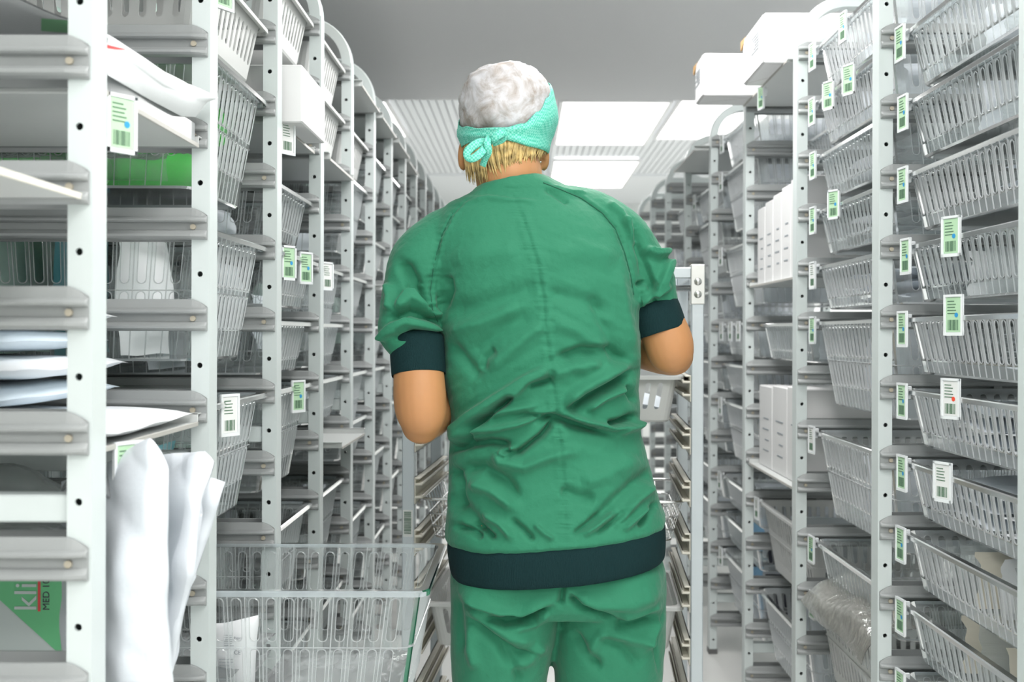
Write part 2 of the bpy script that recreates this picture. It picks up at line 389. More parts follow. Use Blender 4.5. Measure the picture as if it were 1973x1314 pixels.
# ------------------------------------------------------------------ baskets
def rrect(a, b, r, z, n=5):
    pts = []
    for cx, cy, a0 in ((a-r, b-r, 0), (-a+r, b-r, 90), (-a+r, -b+r, 180), (a-r, -b+r, 270)):
        for k in range(n+1):
            t = math.radians(a0+90*k/n); pts.append((cx+r*math.cos(t), cy+r*math.sin(t), z))
    return pts
def wall_slots(mb, P, N, L0, ncol, rows, sw, lip):
    """wall sheet between u=0..1, v=0..1 (P maps to 3d) ; rows = list of (v0, v1, slotted) ; sw = slot width share"""
    for v0, v1, sl in rows:
        for c in range(ncol):
            u0, u1 = c/ncol, (c+1)/ncol
            if not sl:
                mb.add([P(u0,v0), P(u1,v0), P(u1,v1), P(u0,v1)], [(0,1,2,3)], 0); continue
            uc = (u0+u1)/2; hw = (u1-u0)*sw/2
            H = L0[1]; Wd = L0[0]
            rv = hw*Wd/H                          # slot end radius in v
            a0, a1 = v0+(v1-v0)*.04, v1-(v1-v0)*.04
            ring = []
            for k in range(0, 5):
                a = PI/2*k/4; ring.append((uc+hw*math.sin(a), a1-rv+rv*math.cos(a)))
            for k in range(0, 5):
                a = PI/2+PI/2*k/4; ring.append((uc+hw*math.sin(a), a0+rv+rv*math.cos(a)))
            half = len(ring); full = ring+[(2*uc-p[0], p[1]) for p in ring[::-1][1:-1]]
            right = [(uc, v1), (uc, a1)]+ring[1:-1]+[(uc, a0), (uc, v0), (u1, v0), (u1, v1)]
            mb.add([P(*q) for q in right], [tuple(range(len(right)))[::-1]], 0)
            lf = [(2*uc-q[0], q[1]) for q in right]
            mb.add([P(*q) for q in lf], [tuple(range(len(lf)))], 0)
            if lip > 0:          # flat ring round the opening, painted with the edge glint
                n = len(full); gw, gh = .0013/Wd/1.0, .0013/H
                outr = [Vector(P(q[0]+math.copysign(gw, q[0]-uc) if abs(q[0]-uc) > 1e-6 else q[0], q[1]+math.copysign(gh, q[1]-(a0+a1)/2))) + Vector(N)*.0008 for q in full]
                inr = [Vector(P(*q))+Vector(N)*.0008 for q in full]
                mb.add([tuple(p) for p in inr]+[tuple(p) for p in outr], [(k, (k+1) % n, n+(k+1) % n, n+k) for k in range(n)], 1)
            n = len(full)
            base = [Vector(P(*q)) for q in full]; nv = Vector(N)
            mb.add([tuple(p-nv*.0006) for p in base]+[tuple(p+nv*lip) for p in base], [(k, (k+1) % n, n+(k+1) % n, n+k) for k in range(n)], 1)
def basket_meshes(h, mats, tall, grey=False):
    A, B = .297, .197                              # outer rim half sizes
    a1, b1 = A-.014, B-.014                        # wall top
    tp = .030 if tall else .018
    a0, b0 = a1-tp, b1-tp
    R = .022
    mb = MB()
    if tall: rows = [(0,.22,False),(.22,.53,True),(.53,.57,False),(.57,.94,True),(.94,1,False)]
    else: rows = [(0,.20,False),(.20,.93,True),(.93,1,False)]
    if grey: rows = [(0,.14,False),(.14,.50,True),(.50,.58,False),(.58,.92,True),(.92,1,False)] if tall else [(0,.22,False),(.22,.86,True),(.86,1,False)]
    sw = .52 if not grey else .44
    lip = .0016 if not grey else -.002
    def side(sgn, longside, ncol):
        def P(u, v):
            a = a0+(a1-a0)*v; b = b0+(b1-b0)*v; z = .004+(h-.004)*v
            if longside: return ((-(a-R)+2*(a-R)*u)*sgn, -b*sgn, z)
            return (a*sgn, (-(b-R)+2*(b-R)*u)*sgn, z)
        N = (0, -sgn, 0) if longside else (sgn, 0, 0)
        Lw = 2*(a1-R) if longside else 2*(b1-R)
        wall_slots(mb, P, N, (Lw, h), ncol, rows, sw, lip)
        if not grey:
            nv = Vector(N)*.0014
            for c in range(1, ncol):
                for u in (c/ncol,):
                    e = .0009/Lw; q = [Vector(P(u-e, 0)), Vector(P(u+e, 0)), Vector(P(u+e, 1)), Vector(P(u-e, 1))]
                    mb.add([tuple(p) for p in q]+[tuple(p+nv) for p in q], [(4,5,6,7),(0,4,7,3),(1,2,6,5)], 1)
    for s in (1, -1): side(s, True, 19); side(s, False, 12)
    # rounded corners
    for sx, sy in ((1,1),(-1,1),(-1,-1),(1,-1)):
        rings = []
        for v in (0, .5, 1):
            a = a0+(a1-a0)*v; b = b0+(b1-b0)*v; z = .004+(h-.004)*v
            rings.append([(sx*(a-R+R*math.cos(PI/2*k/4)), sy*(b-R+R*math.sin(PI/2*k/4)), z) for k in range(5)])
        mb.loft(rings, 0, False, closed=False)
    base = rrect(a0, b0, R, .004, 4)
    mb.add(base, [tuple(range(len(base)))], 0)
    foot = [rrect(a0, b0, R, .004, 4), rrect(a0-.003, b0-.003, R, .0, 4), rrect(a0-.008, b0-.008, R-.004, .0, 4), rrect(a0-.010, b0-.010, R-.006, .004, 4)]
    mb.loft(foot, 1, False)
    # moulded ledge line round the wall
    for v in ((.53,) if tall else ()):
        a = a0+(a1-a0)*v; b = b0+(b1-b0)*v; z = .004+(h-.004)*v
        mb.loft([rrect(a, b, R, z-.001, 4), rrect(a+.0025, b+.0025, R, z, 4), rrect(a, b, R, z+.001, 4)], 1, False)
    tub = mb.mesh('tub', mats[:2])
    rm = MB(); r2 = .016
    prof = [(a1-.0005, b1-.0005, h-.006), (a1+.001, b1+.001, h), (A-.002, B-.002, h), (A, B, h-.002), (A, B, h-.009), (A-.0025, B-.0025, h-.009), (A-.003, B-.003, h-.003), (a1+.002, b1+.002, h-.003)]
    rm.loft([rrect(p[0], p[1], r2+.006, p[2], 5) for p in prof], 0, False)
    rim = rm.mesh('rim', [mats[2]])
    return tub, rim
CLEAR = [M['clear'], M['clear_edge_glint'], M['clear_rim']]; MILKY = [M['milky'], M['milky_edge_glint'], M['clear_rim']]; GREY = [M['grey_abs']]*3
BK = {}
for nm, mats, g in (('clear', CLEAR, False), ('milky', MILKY, False), ('grey', GREY, True)):
    BK[nm, 1] = basket_meshes(.106, mats, False, g); BK[nm, 2] = basket_meshes(.204, mats, True, g)
BH = {1: .106, 2: .204}
def label_meshes():
    out = {}
    w, h = .042, .068
    hb = MB(); hb.bbox(-w/2, w/2, 0, .003, -h, 0, .0012)
    for a in ((-w/2, -w/2+.004, -h, 0), (w/2-.004, w/2, -h, 0), (-w/2, w/2, -h, -h+.005), (-w/2, w/2, -.004, 0)):
        hb.box(a[0], a[1], -.0022, 0, a[2], a[3])
    hb.bbox(-.008, .008, .003, .014, -.030, -.014, .001); hb.bbox(-.003, .003, .010, .018, -.022, -.006, .001)
    out['holder'] = hb.mesh('label_holder', [M['holder']])
    for nm, cm, dm in (('green', 'card_green', 'dot_blue'), ('white', 'card_white', 'dot_red'), ('plain', 'card_white', None)):
        c = MB(); x0, x1 = -w/2+.005, w/2-.005
        c.box(x0, x1, -.0008, 0, -h+.006, -.005, 0)
        rng = random.Random(3)
        for k in range(5):
            c.box(x0+.003, x0+.003+.024*rng.uniform(.5, 1), -.0012, -.0008, -.012-.005*k, -.0105-.005*k, 1)
        for k in range(13):
            c.box(x0+.004+.0018*k, x0+.004+.0018*k+rng.choice((.0006, .0012)), -.0012, -.0008, -h+.009, -h+.026, 1)
        if dm:
            ring = [(x1-.009+.004*math.cos(2*PI*k/12), -.0013, -.034+.004*math.sin(2*PI*k/12)) for k in range(12)]
            c.add(ring, [tuple(range(12))], 2)
        out[nm] = c.mesh('label_card', [M[cm], M['ink'], M[dm or 'ink']])
    return out
LB = label_meshes()
def add_label(t, x, y, z, rz, kind='green', sub=True):
    hd = link('label_holder', LB['holder'], t, (x, y, z), rz)
    link('label_card', LB[kind], hd)
    return hd
COUNT = {}
BAYNAME = {}
def side_word(s): return 'left rack' if s == 'L' else 'right rack'
class Slot: pass
def basket(side, bay, nth, k, kind='clear', tier=1, labels=(), pull=0.0, extra='', dz=0.0):
    """side L/R, bay index from the camera, nth from the top of that bay, k the runner it hangs in"""
    z = (lrail(k) if side == 'L' else rrail(k)) - .0015 - BH[tier] + dz
    if side == 'L':
        yc = (LY[bay]+PD+LY[bay+1])/2; xc = LX-.012-.297+pull; rz = 0.0
    else:
        yc = (RY[bay]+PD+RY[bay+1])/2; xc = RX+.036+.197-pull; rz = PI/2
    bn = bay if side == 'L' else bay
    col = {'clear': 'clear', 'milky': 'frosted clear', 'grey': 'grey'}[kind]
    size = 'tall ' if tier == 2 else ''
    bayw = ORD[bay+1]
    lab = '%s%s slotted basket, %s from the top, %s bay of the %s' % (size, col, ORD[nth], bayw, side_word(side))
    if extra: lab = extra
    t = thing('basket', lab, 'basket', (xc, yc, z), rz, 'slotted baskets in the '+side_word(side))
    tub, rim = BK[kind, tier]
    link('tub', tub, t); link('rim', rim, t)
    for lb in labels:
        u, kd = lb[0], lb[1]; tilt = (lb[2] if len(lb) > 2 else 0.08) if side == 'R' else .5
        zz = BH[tier]+(.012 if len(lb) < 4 else lb[3])
        if side == 'L':      # aisle face is local +x
            add_label(t, .300, -.17+.34*u, zz, PI/2-tilt, kd)
        else:                # aisle face is local +y after the turn (world -x) ; local x = world y
            add_label(t, -.29+.58*u, .205, zz, PI+tilt, kd)
    s = Slot(); s.t = t; s.z = z; s.xc = xc; s.yc = yc; s.side = side; s.h = BH[tier]; s.name = '%s basket down, %s bay, %s' % (ORD[nth], bayw, side_word(side))
    return s
# ------------------------------------------------------------------ contents
def pouch_mesh(name, l, w, th, m, seed, nu=14, nv=12, crinkle=1.0, seal=.08, full=.8):
    """soft packet lying flat: l along x, w along y, base at z=0"""
    rng = random.Random(seed); mb = MB()
    k = [(rng.uniform(8, 40), rng.uniform(8, 40), rng.uniform(0, 6)) for _ in range(5)]
    def wr(x, y): return sum(math.sin(a*x+b*y+c) for a, b, c in k)/5
    def prof(t):
        t = min(1, max(0, (t-seal)/(1-2*seal))); return (1-abs(2*t-1)**2.6)**full
    def P(u, v, s):
        x = (u-.5)*l; y = (v-.5)*w
        T = th*prof(u)*prof(v)
        edge = u in (0, 1) or v in (0, 1)
        z = th*.5+s*(T*.5+(0 if edge else .0008))+.10*th*crinkle*wr(x, y)+(.0+.018*th/0.03)*crinkle*wr(y*1.3+1, x*.7)*(.15 if 0 < u < 1 and 0 < v < 1 else .25)
        ex = .004*wr(y*2, 3)*crinkle if u in (0, 1) else 0
        return (x+ex, y+.003*wr(x*2, 5)*crinkle*(1 if v in (0, 1) else 0), max(z, .0008) if (s > 0 or edge) else max(z-.0004, 0))
    mb.grid(lambda u, v: P(u, v, 1), nu, nv)
    b = len(mb.v); mb.grid(lambda u, v: P(1-u, v, -1), nu, nv)
    return mb.mesh(name, [m], True)
PM = {}
for nm, m in (('white', 'tyvek'), ('paper', 'paper'), ('bluish', 'bluewhite'), ('teal', 'teal'), ('pale green', 'palegreen'), ('beige', 'beige'), ('clear film', 'bag'), ('blue', 'blue'), ('orange', 'orange'), ('dark', 'dark')):
    for i in range(3):
        PM[nm, i] = pouch_mesh('pouch', .30, .15, .035, M[m], hash(nm) % 100 + i if False else len(nm)*7+i)
RNG = random.Random(11)
def pouch(nm, label, group, loc, scale=(1, 1, 1), rot=(0, 0, 0), cat='pouch'):
    o = link('pouch', PM[nm, RNG.randrange(3)], None, loc)
    o.scale = scale; o.rotation_euler = rot
    return tag(o, label, cat, group)
def fill(s, n, kinds, style='stand', up=1.0, half=None):
    """packets in a basket. stand: upright one behind the other ; flat: lying on each other"""
    hh = s.h
    for i in range(n):
        nm = kinds[i % len(kinds)]
        lab = '%s packet inside the %s' % (nm, s.name)
        grp = '%s packets in the %s' % (nm, s.name)
        if style == 'flat':
            per = 2
            lay = i//per; q = i % per
            lx = (-.125 if q == 0 else .125); th = min(.9, hh*.8/max(1, math.ceil(n/per))/.035)
            dx, dy = (lx, 0) if s.side == 'L' else (0, lx)
            pouch(nm, lab, grp, (s.xc+dx, s.yc+dy, s.z+.006+lay*.035*th), (.75, 1.75, th*.95) if s.side == 'L' else (.75, 1.75, th*.95), (0, 0, (0 if s.side == 'L' else PI/2)+RNG.uniform(-.05, .05)))
        else:
            span = .42
            p = -span/2+span*(i+.5)/n
            lean = RNG.uniform(-.22, .22)
            hgt = hh*up*RNG.uniform(.85, 1.08)
            sx = hgt/.30; sy = RNG.uniform(.24, .28)/.15
            th = min(1.5, span/n/.035*.85)
            # upright: local x -> up
            Rm = Matrix.Rotation((0 if s.side == 'L' else PI/2)+RNG.uniform(-.08, .08), 3, 'Z') @ Matrix.Rotation(-PI/2+lean*.4, 3, 'Y')
            dx, dy = (p, 0) if s.side == 'L' else (0, p)
            o = pouch(nm, lab, grp, (s.xc+dx, s.yc+dy, s.z+.008+hgt/2), (sx, sy, th), Rm.to_euler())
# ---- right rack, bay one (nearest)
TR = []
rows = [(-5,'clear',1,[(.96,'green')]), (-4,'clear',1,[(.96,'green')]), (-3,'clear',1,[(.93,'green')]), (-2,'milky',1,[(.93,'green')]),
        (-1,'clear',1,[(.90,'green'),(.52,'green',.4,.030)]), (0,'milky',1,[(.93,'green'),(.50,'green',.4,.034)]),
        (1,'milky',1,[(.93,'green'),(.52,'white',.4,.030)]), (2,'milky',1,[(.93,'green'),(.58,'plain',.4,.022)]),
        (3,'milky',1,[(.94,'green')]), (4,'clear',1,[(.94,'green')]), (5,'clear',1,[(.94,'green')])]
for n, (k, kd, ti, lb) in enumerate(rows[1:]):
    s = basket('R', 0, n+1, k, kd, ti, lb)
    if k <= -3: fill(s, 5, ['clear film', 'white'], 'stand', .85)
    elif k in (-2, 0): fill(s, 6, ['white', 'clear film'], 'flat')
    elif k == -1: fill(s, 5, ['clear film', 'paper', 'clear film'], 'stand', .8)
    elif k in (1, 2): fill(s, 6, ['paper', 'white'], 'flat')
    elif k == 3: fill(s, 6, ['paper', 'beige', 'clear film'], 'stand', .95)
    elif k == 4: fill(s, 5, ['beige', 'clear film'], 'stand', 1.0)
    else: fill(s, 6, ['clear film', 'white'], 'flat')
# ---- right rack, bay two
rows = [(-5,'milky',1,[(.955,'green'),(.50,'green')]), (-4,'milky',1,[(.96,'green'),(.70,'green',.4,.02),(.42,'green',.4,.02)]), (-3,'clear',1,[(.94,'green')]),
        (-2,'clear',1,[(.94,'green'),(.62,'green',.4,.03)]), (-1,'milky',1,[(.94,'plain')]), (0,'milky',2,[(.94,'green')]),
        (2,'milky',2,[(.95,'plain')]), (4,'clear',1,[(.95,'green')]), (5,'grey',2,[(.93,'green')])]
for n, (k, kd, ti, lb) in enumerate(rows):
    s = basket('R', 1, n+1, k, kd, ti, lb)
    if k in (-5, -4): fill(s, 6, ['white', 'clear film'], 'stand', .9)
    elif k in (-3, -2): fill(s, 6, ['clear film', 'paper'], 'flat')
    elif k == -1: fill(s, 6, ['white'], 'flat')
    elif k in (0, 2): fill(s, 6, ['white', 'clear film'], 'stand', .85)
    elif k == 4: fill(s, 3, ['clear film'], 'flat')
    else: fill(s, 4, ['paper'], 'flat')
# the yellowish clear bag drooping over the grey basket
def droop(name, rows, m, thick=.012, wob=.004, seed=1, nv=28, smooth=True, crisp=False):
    """soft sheet bag through rows of 3d points (each row a list), closed front and back"""
    R = [[Vector(p) for p in r] for r in rows]; rng = random.Random(seed)
    ks = [(rng.uniform(-90, 90), rng.uniform(-90, 90), rng.uniform(0, 6)) for _ in range(6)]
    nr, nc = len(R), len(R[0])
    def cr(a, b, c, d, t): return 0.5*((2*b)+(-a+c)*t+(2*a-5*b+4*c-d)*t*t+(-a+3*b-3*c+d)*t**3)
    def samp(lst, t):
        n = len(lst)-1; x = min(max(t*n, 0), n-1e-6); i = int(x); f = x-i
        g = lambda j: lst[min(max(j, 0), n)]
        if crisp and not isinstance(lst[0], list): return g(i).lerp(g(i+1), f)*.75+cr(g(i-1), g(i), g(i+1), g(i+2), f)*.25
        return cr(g(i-1), g(i), g(i+1), g(i+2), f)
    def S(u, v): return samp([samp(r, u) for r in R], v)
    def Nn(u, v):
        e = .01; a = S(min(u+e,1), v)-S(max(u-e,0), v); b = S(u, min(v+e,1))-S(u, max(v-e,0)); n = a.cross(b)
        return n.normalized() if n.length > 1e-9 else Vector((0,-1,0))
    def P(u, v, s):
        p = S(u, v); n = Nn(u, v)
        e = (1-abs(2*u-1)**4)*(1-abs(2*v-1)**5)
        w = sum((1-2*abs(math.sin(.5*(a*p.x+b*p.z+c+14*p.y)))**.8) if q % 2 else math.sin(a*p.x+b*p.z+c+20*p.y) for q, (a, b, c) in enumerate(ks))/6
        return p+n*(s*thick*e*.5+wob*w*(.6+.4*e)+s*.0006)
    mb = MB(); mb.grid(lambda u, v: P(u, v, 1), nv, nv); mb.grid(lambda u, v: P(1-u, v, -1), nv, nv)
    return mb.mesh(name, [m], smooth)
def rz_(x): return x
z5 = rrail(5)
bagm = droop('bag', [[(RX+.05+.25, y, z5+.03+.02*math.sin(9*y)) for y in (2.26, 2.4, 2.55, 2.70)],
                     [(RX+.13, y, z5+.055+.015*math.sin(14*y)) for y in (2.24, 2.4, 2.55, 2.71)],
                     [(RX+.03, y, z5+.030+.012*math.sin(11*y)) for y in (2.24, 2.4, 2.56, 2.74)],
                     [(RX+.006, y, z5-.012-.02*abs(math.sin(9*y))) for y in (2.26, 2.42, 2.58, 2.76)]], film('yellowish_bag', (.97,.94,.86), .26, rough=.14, bump=(40, 1.0)), .018, .010, 5, 44)
tag(link('bag', bagm), 'yellowish crumpled clear bag drooping over the grey basket rim in the right rack', 'bag')
z5b = rrail(5)
bagm = droop('bag', [[(RX+.33, y, z5b-.01) for y in (1.58, 1.7, 1.83, 1.95)], [(RX+.2, y, z5b+.035+.01*math.sin(30*y)) for y in (1.57, 1.7, 1.83, 1.96)],
                     [(RX+.09, y, z5b+.03+.012*math.sin(25*y)) for y in (1.6, 1.7, 1.83, 1.93)], [(RX+.055, y, z5b-.005) for y in (1.62, 1.72, 1.83, 1.9)]], M['bag'], .02, .009, 8, 40)
tag(link('bag', bagm), 'shiny clear bag bulging out of the lowest near basket of the right rack', 'bag')
# ---- cartons on the shelf of bay three
def shelf(side, bay, k, label, pull=0.0, up=.0165, col=None):
    """shallow steel tray hanging by its flanges in the runners; its plate is at local z=0"""
    L, Wd = .594, .393
    t = thing('shelf', label, 'shelf', (0,0,0), 0, 'shelves of the '+side_word(side))
    if side == 'L': t.location = (LX-.010-.297+pull, (LY[bay]+PD+LY[bay+1])/2, lrail(k)-.0085-up)
    else: t.location = (RX+.008+.197-pull, (RY[bay]+PD+RY[bay+1])/2, rrail(k)-.0085-up); t.rotation_euler = (0, 0, PI/2)
    mb = MB(); w = .018
    if side == 'L':
        mb.bbox(-L/2, L/2, -Wd/2+w, Wd/2-w, 0, .003, .001)
        for q in (-1, 1):
            mb.bbox(-L/2, L/2, min(q*(Wd/2-w), q*(Wd/2-w+.002)), max(q*(Wd/2-w), q*(Wd/2-w+.002)), .001, up, .0005); mb.bbox(-L/2, L/2, min(q*(Wd/2-w), q*Wd/2), max(q*(Wd/2-w), q*Wd/2), up-.002, up, .0005)
    else:
        mb.bbox(-L/2+w, L/2-w, -Wd/2, Wd/2, 0, .003, .001)
        for q in (-1, 1):
            mb.bbox(min(q*(L/2-w), q*(L/2-w+.002)), max(q*(L/2-w), q*(L/2-w+.002)), -Wd/2, Wd/2, .001, up, .0005); mb.bbox(min(q*(L/2-w), q*L/2), max(q*(L/2-w), q*L/2), -Wd/2, Wd/2, up-.002, up, .0005)
    obj('plate', mb, M['shelf'], t)
    e = MB()
    if side == 'L': e.bbox(L/2-.0015, L/2+.0010, -Wd/2+w, Wd/2-w, -.002, .0045, .0006)
    else: e.bbox(-L/2+w, L/2-w, Wd/2-.0015, Wd/2+.0010, -.002, .0045, .0006)
    obj('edge_strip', e, col or M['shelf_edge'], t)
    return t
def carton(label, x0, x1, y0, y1, z0, z1, flap=True, group=None, rz=0.0, lines=True, face='-x'):
    cx, cy = (x0+x1)/2, (y0+y1)/2
    t = thing('carton', label, 'carton', (cx, cy, z0), rz, group)
    a, b, h = (x1-x0)/2, (y1-y0)/2, z1-z0
    obj('box_body', MB().bbox(-a, a, -b, b, 0, h, .0025), M['carton'], t)
    if flap:
        # lid board standing a little proud at the aisle end, brown inside
        f = MB(); f.bbox(-a-.004, -a-.001, -b+.002, b-.002, h*.02, h*.97, .0008)
        obj('end_flap', f, M['carton'], t)
        g = MB(); g.add([(-a-.002, b-.03, h+.0015), (-a-.010, b+.004, h-.006), (-a-.010, b+.006, h*.75), (-a+.05, b+.003, h+.001)], [(0,1,2),(0,2,3)])
        obj('torn_flap', g, M['carton_in'], t)
        s = MB()
        # tuck seams on the underside and a print block on the end
        def seg(p, q, w=.0018):
            p, q = Vector(p), Vector(q); d = (q-p).normalized(); n = Vector((-d.y, d.x, 0))*w/2
            s.add([tuple(p-n), tuple(q-n), tuple(q+n), tuple(p+n)], [(0,1,2,3)])
        zz = -.0007
        seg((-a, -b+.002, zz), (-a+.13, -b+.03, zz)); seg((-a+.13, -b+.03, zz), (-a, b-.03, zz))
        obj('seam', s, M['seam'], t)
        p = MB(); rng = random.Random(len(label))
        for k in range(6):
            zl = h*.72-.008*k; p.box(-a-.0052, -a-.0042, -b+.05, -b+.05+rng.uniform(.05, .1), zl, zl+.003)
        obj('printed_lines', p, M['ink_grey'], t)
    elif lines:
        p = MB(); rng = random.Random(len(label)+int(y0*100))
        for k in range(4):
            zl = h*(.2+.13*k); p.box(-a-.0008, -a, -b*.5, -b*.5+b*rng.uniform(.5, 1), zl, zl+.004)
        obj('printed_lines', p, M['ink_grey'], t)
    return t
zb = HC+.703
sh = shelf('R', 2, -5, 'grey shelf under the two white cartons at the top of the right rack', .02, .005)
sh.location.z = zb-.0035
add_label(sh, .02, .198, .006, PI+.2, 'green')
carton('white carton jutting out, nearer and higher of the two atop the right rack', .618, .93, 2.871, 3.135, zb, zb+.130)
carton('white carton jutting out, farther of the two atop the right rack', .525, .93, 3.262, 3.405, zb, zb+.124)
# bay three below the cartons
zc = rrail(-1)-.07
sh2 = shelf('R', 2, -1, 'grey shelf carrying a row of five upright cartons in the third right bay', .0)
for i in range(5):
    y0 = 2.845+.105*i
    carton('upright white carton, %s of five in a row in the third right bay' % ORD[i+1], .705, 1.02, y0, y0+.100, rrail(-1)-.0215, rrail(-1)-.0215+.262-.008*i, False, 'upright white cartons of the third right bay')
sh3 = shelf('R', 2, 3, 'grey shelf carrying two big white cartons in the third right bay', .0)
for i in range(3):
    y0 = 2.85+.18*i
    carton('big white carton, %s of three standing above the grey basket in the third right bay' % ORD[i+1], .715, 1.03, y0, y0+.172, rrail(3)-.0215, rrail(3)-.0215+.252-.006*i, False, 'big white cartons of the third right bay')
s = basket('R', 2, 1, -4, 'milky', 1, [], -.12); fill(s, 4, ['white'], 'stand', 1.1)
s = basket('R', 2, 2, 0, 'clear', 1, []); fill(s, 4, ['white', 'clear film'], 'stand', .9)
s = basket('R', 2, 3, 4, 'grey', 2, [(.95,'plain')]); fill(s, 4, ['clear film', 'white'], 'stand', .95)
s = basket('R', 2, 4, 6, 'milky', 2, []); fill(s, 5, ['clear film', 'white'], 'stand', 1.12)
# bay four and on
rowsR = {3: [(-5,'milky',1,[(.9,'plain')]),(-4,'milky',2,[(.93,'plain')]),(-2,'milky',2,[(.93,'plain')]),(0,'milky',1,[(.9,'plain'),(.6,'plain'),(.35,'plain')]),(1,'milky',1,[]),(2,'milky',2,[(.93,'plain')]),(4,'milky',1,[(.95,'plain')]),(5,'clear',1,[]),(6,'milky',2,[(.9,'plain')])],
         4: [(-4,'milky',1,[(.9,'plain')]),(-3,'milky',2,[]),(-1,'milky',2,[]),(1,'milky',1,[]),(2,'milky',2,[]),(4,'milky',1,[]),(5,'milky',2,[])],
         5: [(-4,'milky',1,[]),(-2,'milky',2,[]),(0,'milky',2,[]),(2,'milky',1,[]),(4,'milky',2,[])],
         6: [(-3,'milky',2,[]),(-1,'milky',1,[]),(1,'milky',2,[]),(3,'milky',2,[])]}
for b, rows in rowsR.items():
    for n, (k, kd, ti, lb) in enumerate(rows):
        s = basket('R', b, n+1, k, kd, ti, lb)
        if b == 3: fill(s, 4, ['dark', 'white', 'blue'] if k in (5, 6) else ['white', 'clear film'], 'stand', .9 if k < 5 else 1.0)
        elif n % 2 == 0: fill(s, 2, ['white'], 'stand', .9)
for b, k in ((4, -5),):
    shelf('R', b, k, 'topmost grey shelf in the %s bay of the right rack' % ORD[b+1], .06)
# ---- left rack, bay one
shelf_l = shelf('L', 0, -2, 'grey shelf holding the white paper bag, nearest left bay', .0)
lip = MB(); lip.bbox(.290, .293, -.175, .175, .003, .034, .0008); obj('front_lip', lip, M['clear_edge_glint'], shelf_l)
add_label(shelf_l, .306, -.155, .004, PI/2-.55, 'green')
zz = lrail(-2)-.020
Yb = (1.245, 1.34, 1.43, 1.52, 1.61)
bag = droop('paper_bag', [[(-.98, y, HC+.290) for y in Yb], [(-.80, y, HC+z) for y, z in zip(Yb, (.365, .36, .35, .33, .30))], [(-.62, y, HC+z) for y, z in zip(Yb, (.392, .375, .355, .33, .298))],
     [at(*q) for q in ((203,70,1.245),(255,112,1.34),(305,150,1.43),(352,172,1.52),(418,190,1.62))],
     [at(*q) for q in ((200,100,1.235),(250,130,1.33),(300,165,1.42),(350,190,1.51),(398,198,1.60))],
     [at(*q) for q in ((203,146,1.245),(250,172,1.34),(298,200,1.43),(345,224,1.53),(375,226,1.60))]], M['paper'], .014, .0045, 3, 44, True, True)
pb = tag(link('paper_bag', bag), 'long white paper bag with a red stripe, its end poking past the left upright', 'bag')
def decal(me, P, nu, nv, off=.0012):
    """printed mark lying on a soft sheet: a small patch dropped onto the surface along the view of the maker's template"""
    from mathutils.bvhtree import BVHTree
    bv = BVHTree.FromPolygons([tuple(q.co) for q in me.vertices], [tuple(q.vertices) for q in me.polygons]); q = []
    for j in range(nv+1):
        for i in range(nu+1):
            o_, d_ = P(i/nu, j/nv); h = bv.ray_cast(o_, d_)
            q.append(h[0]-d_*off if h[0] is not None else None)
    mb = MB(); mb.v = [tuple(p) if p is not None else (0,0,0) for p in q]
    for j in range(nv):
        for i in range(nu):
            f = (j*(nu+1)+i, j*(nu+1)+i+1, (j+1)*(nu+1)+i+1, (j+1)*(nu+1)+i)
            if all(q[k] is not None for k in f): mb.f.append(f); mb.m.append(0)
    return mb
def ray(px, py):
    o_ = Vector((0, 0, HC)); return o_, (at(px, py, 1.0)-o_).normalized()
obj('red_stripe', decal(bag, lambda u, v: ray(196+44*u, 82+14*u**.6+(9-7*u)*v), 14, 3), M['red_print'], pb, True)
obj('green_patch', decal(bag, lambda u, v: ray(78+54*u, 38+4*u+24*v), 8, 5), mat('mint_print', (.30,.68,.36), .5), pb, True)
sh1 = shelf('L', 0, 1, 'grey shelf under the stack of white packages in the nearest left bay', .0)
add_label(sh1, .306, -.13, .006, PI/2-.55, 'green')
zs = lrail(1)-.0215
for i in range(5):
    me = pouch_mesh('package', .40, .33, .040, M['bluewhite' if i % 2 else 'paper'], 60+i, 22, 18, .45, .015, .33)
    o = link('package', me, None, (-.80+.012*(i % 3)+(.125 if i == 0 else 0), 1.44, zs+.003+.0335*i)); o.scale = (1, 1, .80 if i else .7); o.rotation_euler = (0, .02 if i == 0 else 0, RNG.uniform(-.05, .05))
    tag(o, 'flat white package, %s from the bottom of the stack in the nearest left bay' % ORD[i+1], 'package', 'stacked white packages of the nearest left bay')
cb2 = droop('bag', [[(-1.0, y, zs-.115) for y in (1.28, 1.38, 1.5, 1.6)], [(-.85, y, zs-.10+.02*math.sin(30*y)) for y in (1.28, 1.38, 1.5, 1.6)], [(-.7, y, zs-.095+.025*math.sin(22*y)) for y in (1.28, 1.38, 1.5, 1.6)], [(-.56, y, zs-.115+.01*math.sin(16*y)) for y in (1.28, 1.38, 1.5, 1.6)]], M['bag'], .03, .010, 14, 36)
tag(link('bag', cb2), 'crumpled clear bag seen between the rails below the white package stack', 'bag')
cb = droop('bag', [[(-.545, y, zs-.075) for y in (1.28, 1.38, 1.5, 1.6)], [(-.525, y, zs-.052+.01*math.sin(20*y)) for y in (1.28, 1.38, 1.5, 1.6)], [(-.50, y, zs-.060+.012*math.sin(16*y)) for y in (1.28, 1.38, 1.5, 1.6)], [(-.475, y, zs-.085+.01*math.sin(16*y)) for y in (1.3, 1.38, 1.5, 1.58)]], M['bag'], .03, .008, 12)
tag(link('bag', cb), 'crumpled clear bag below the lower shelf label in the nearest left bay', 'bag')
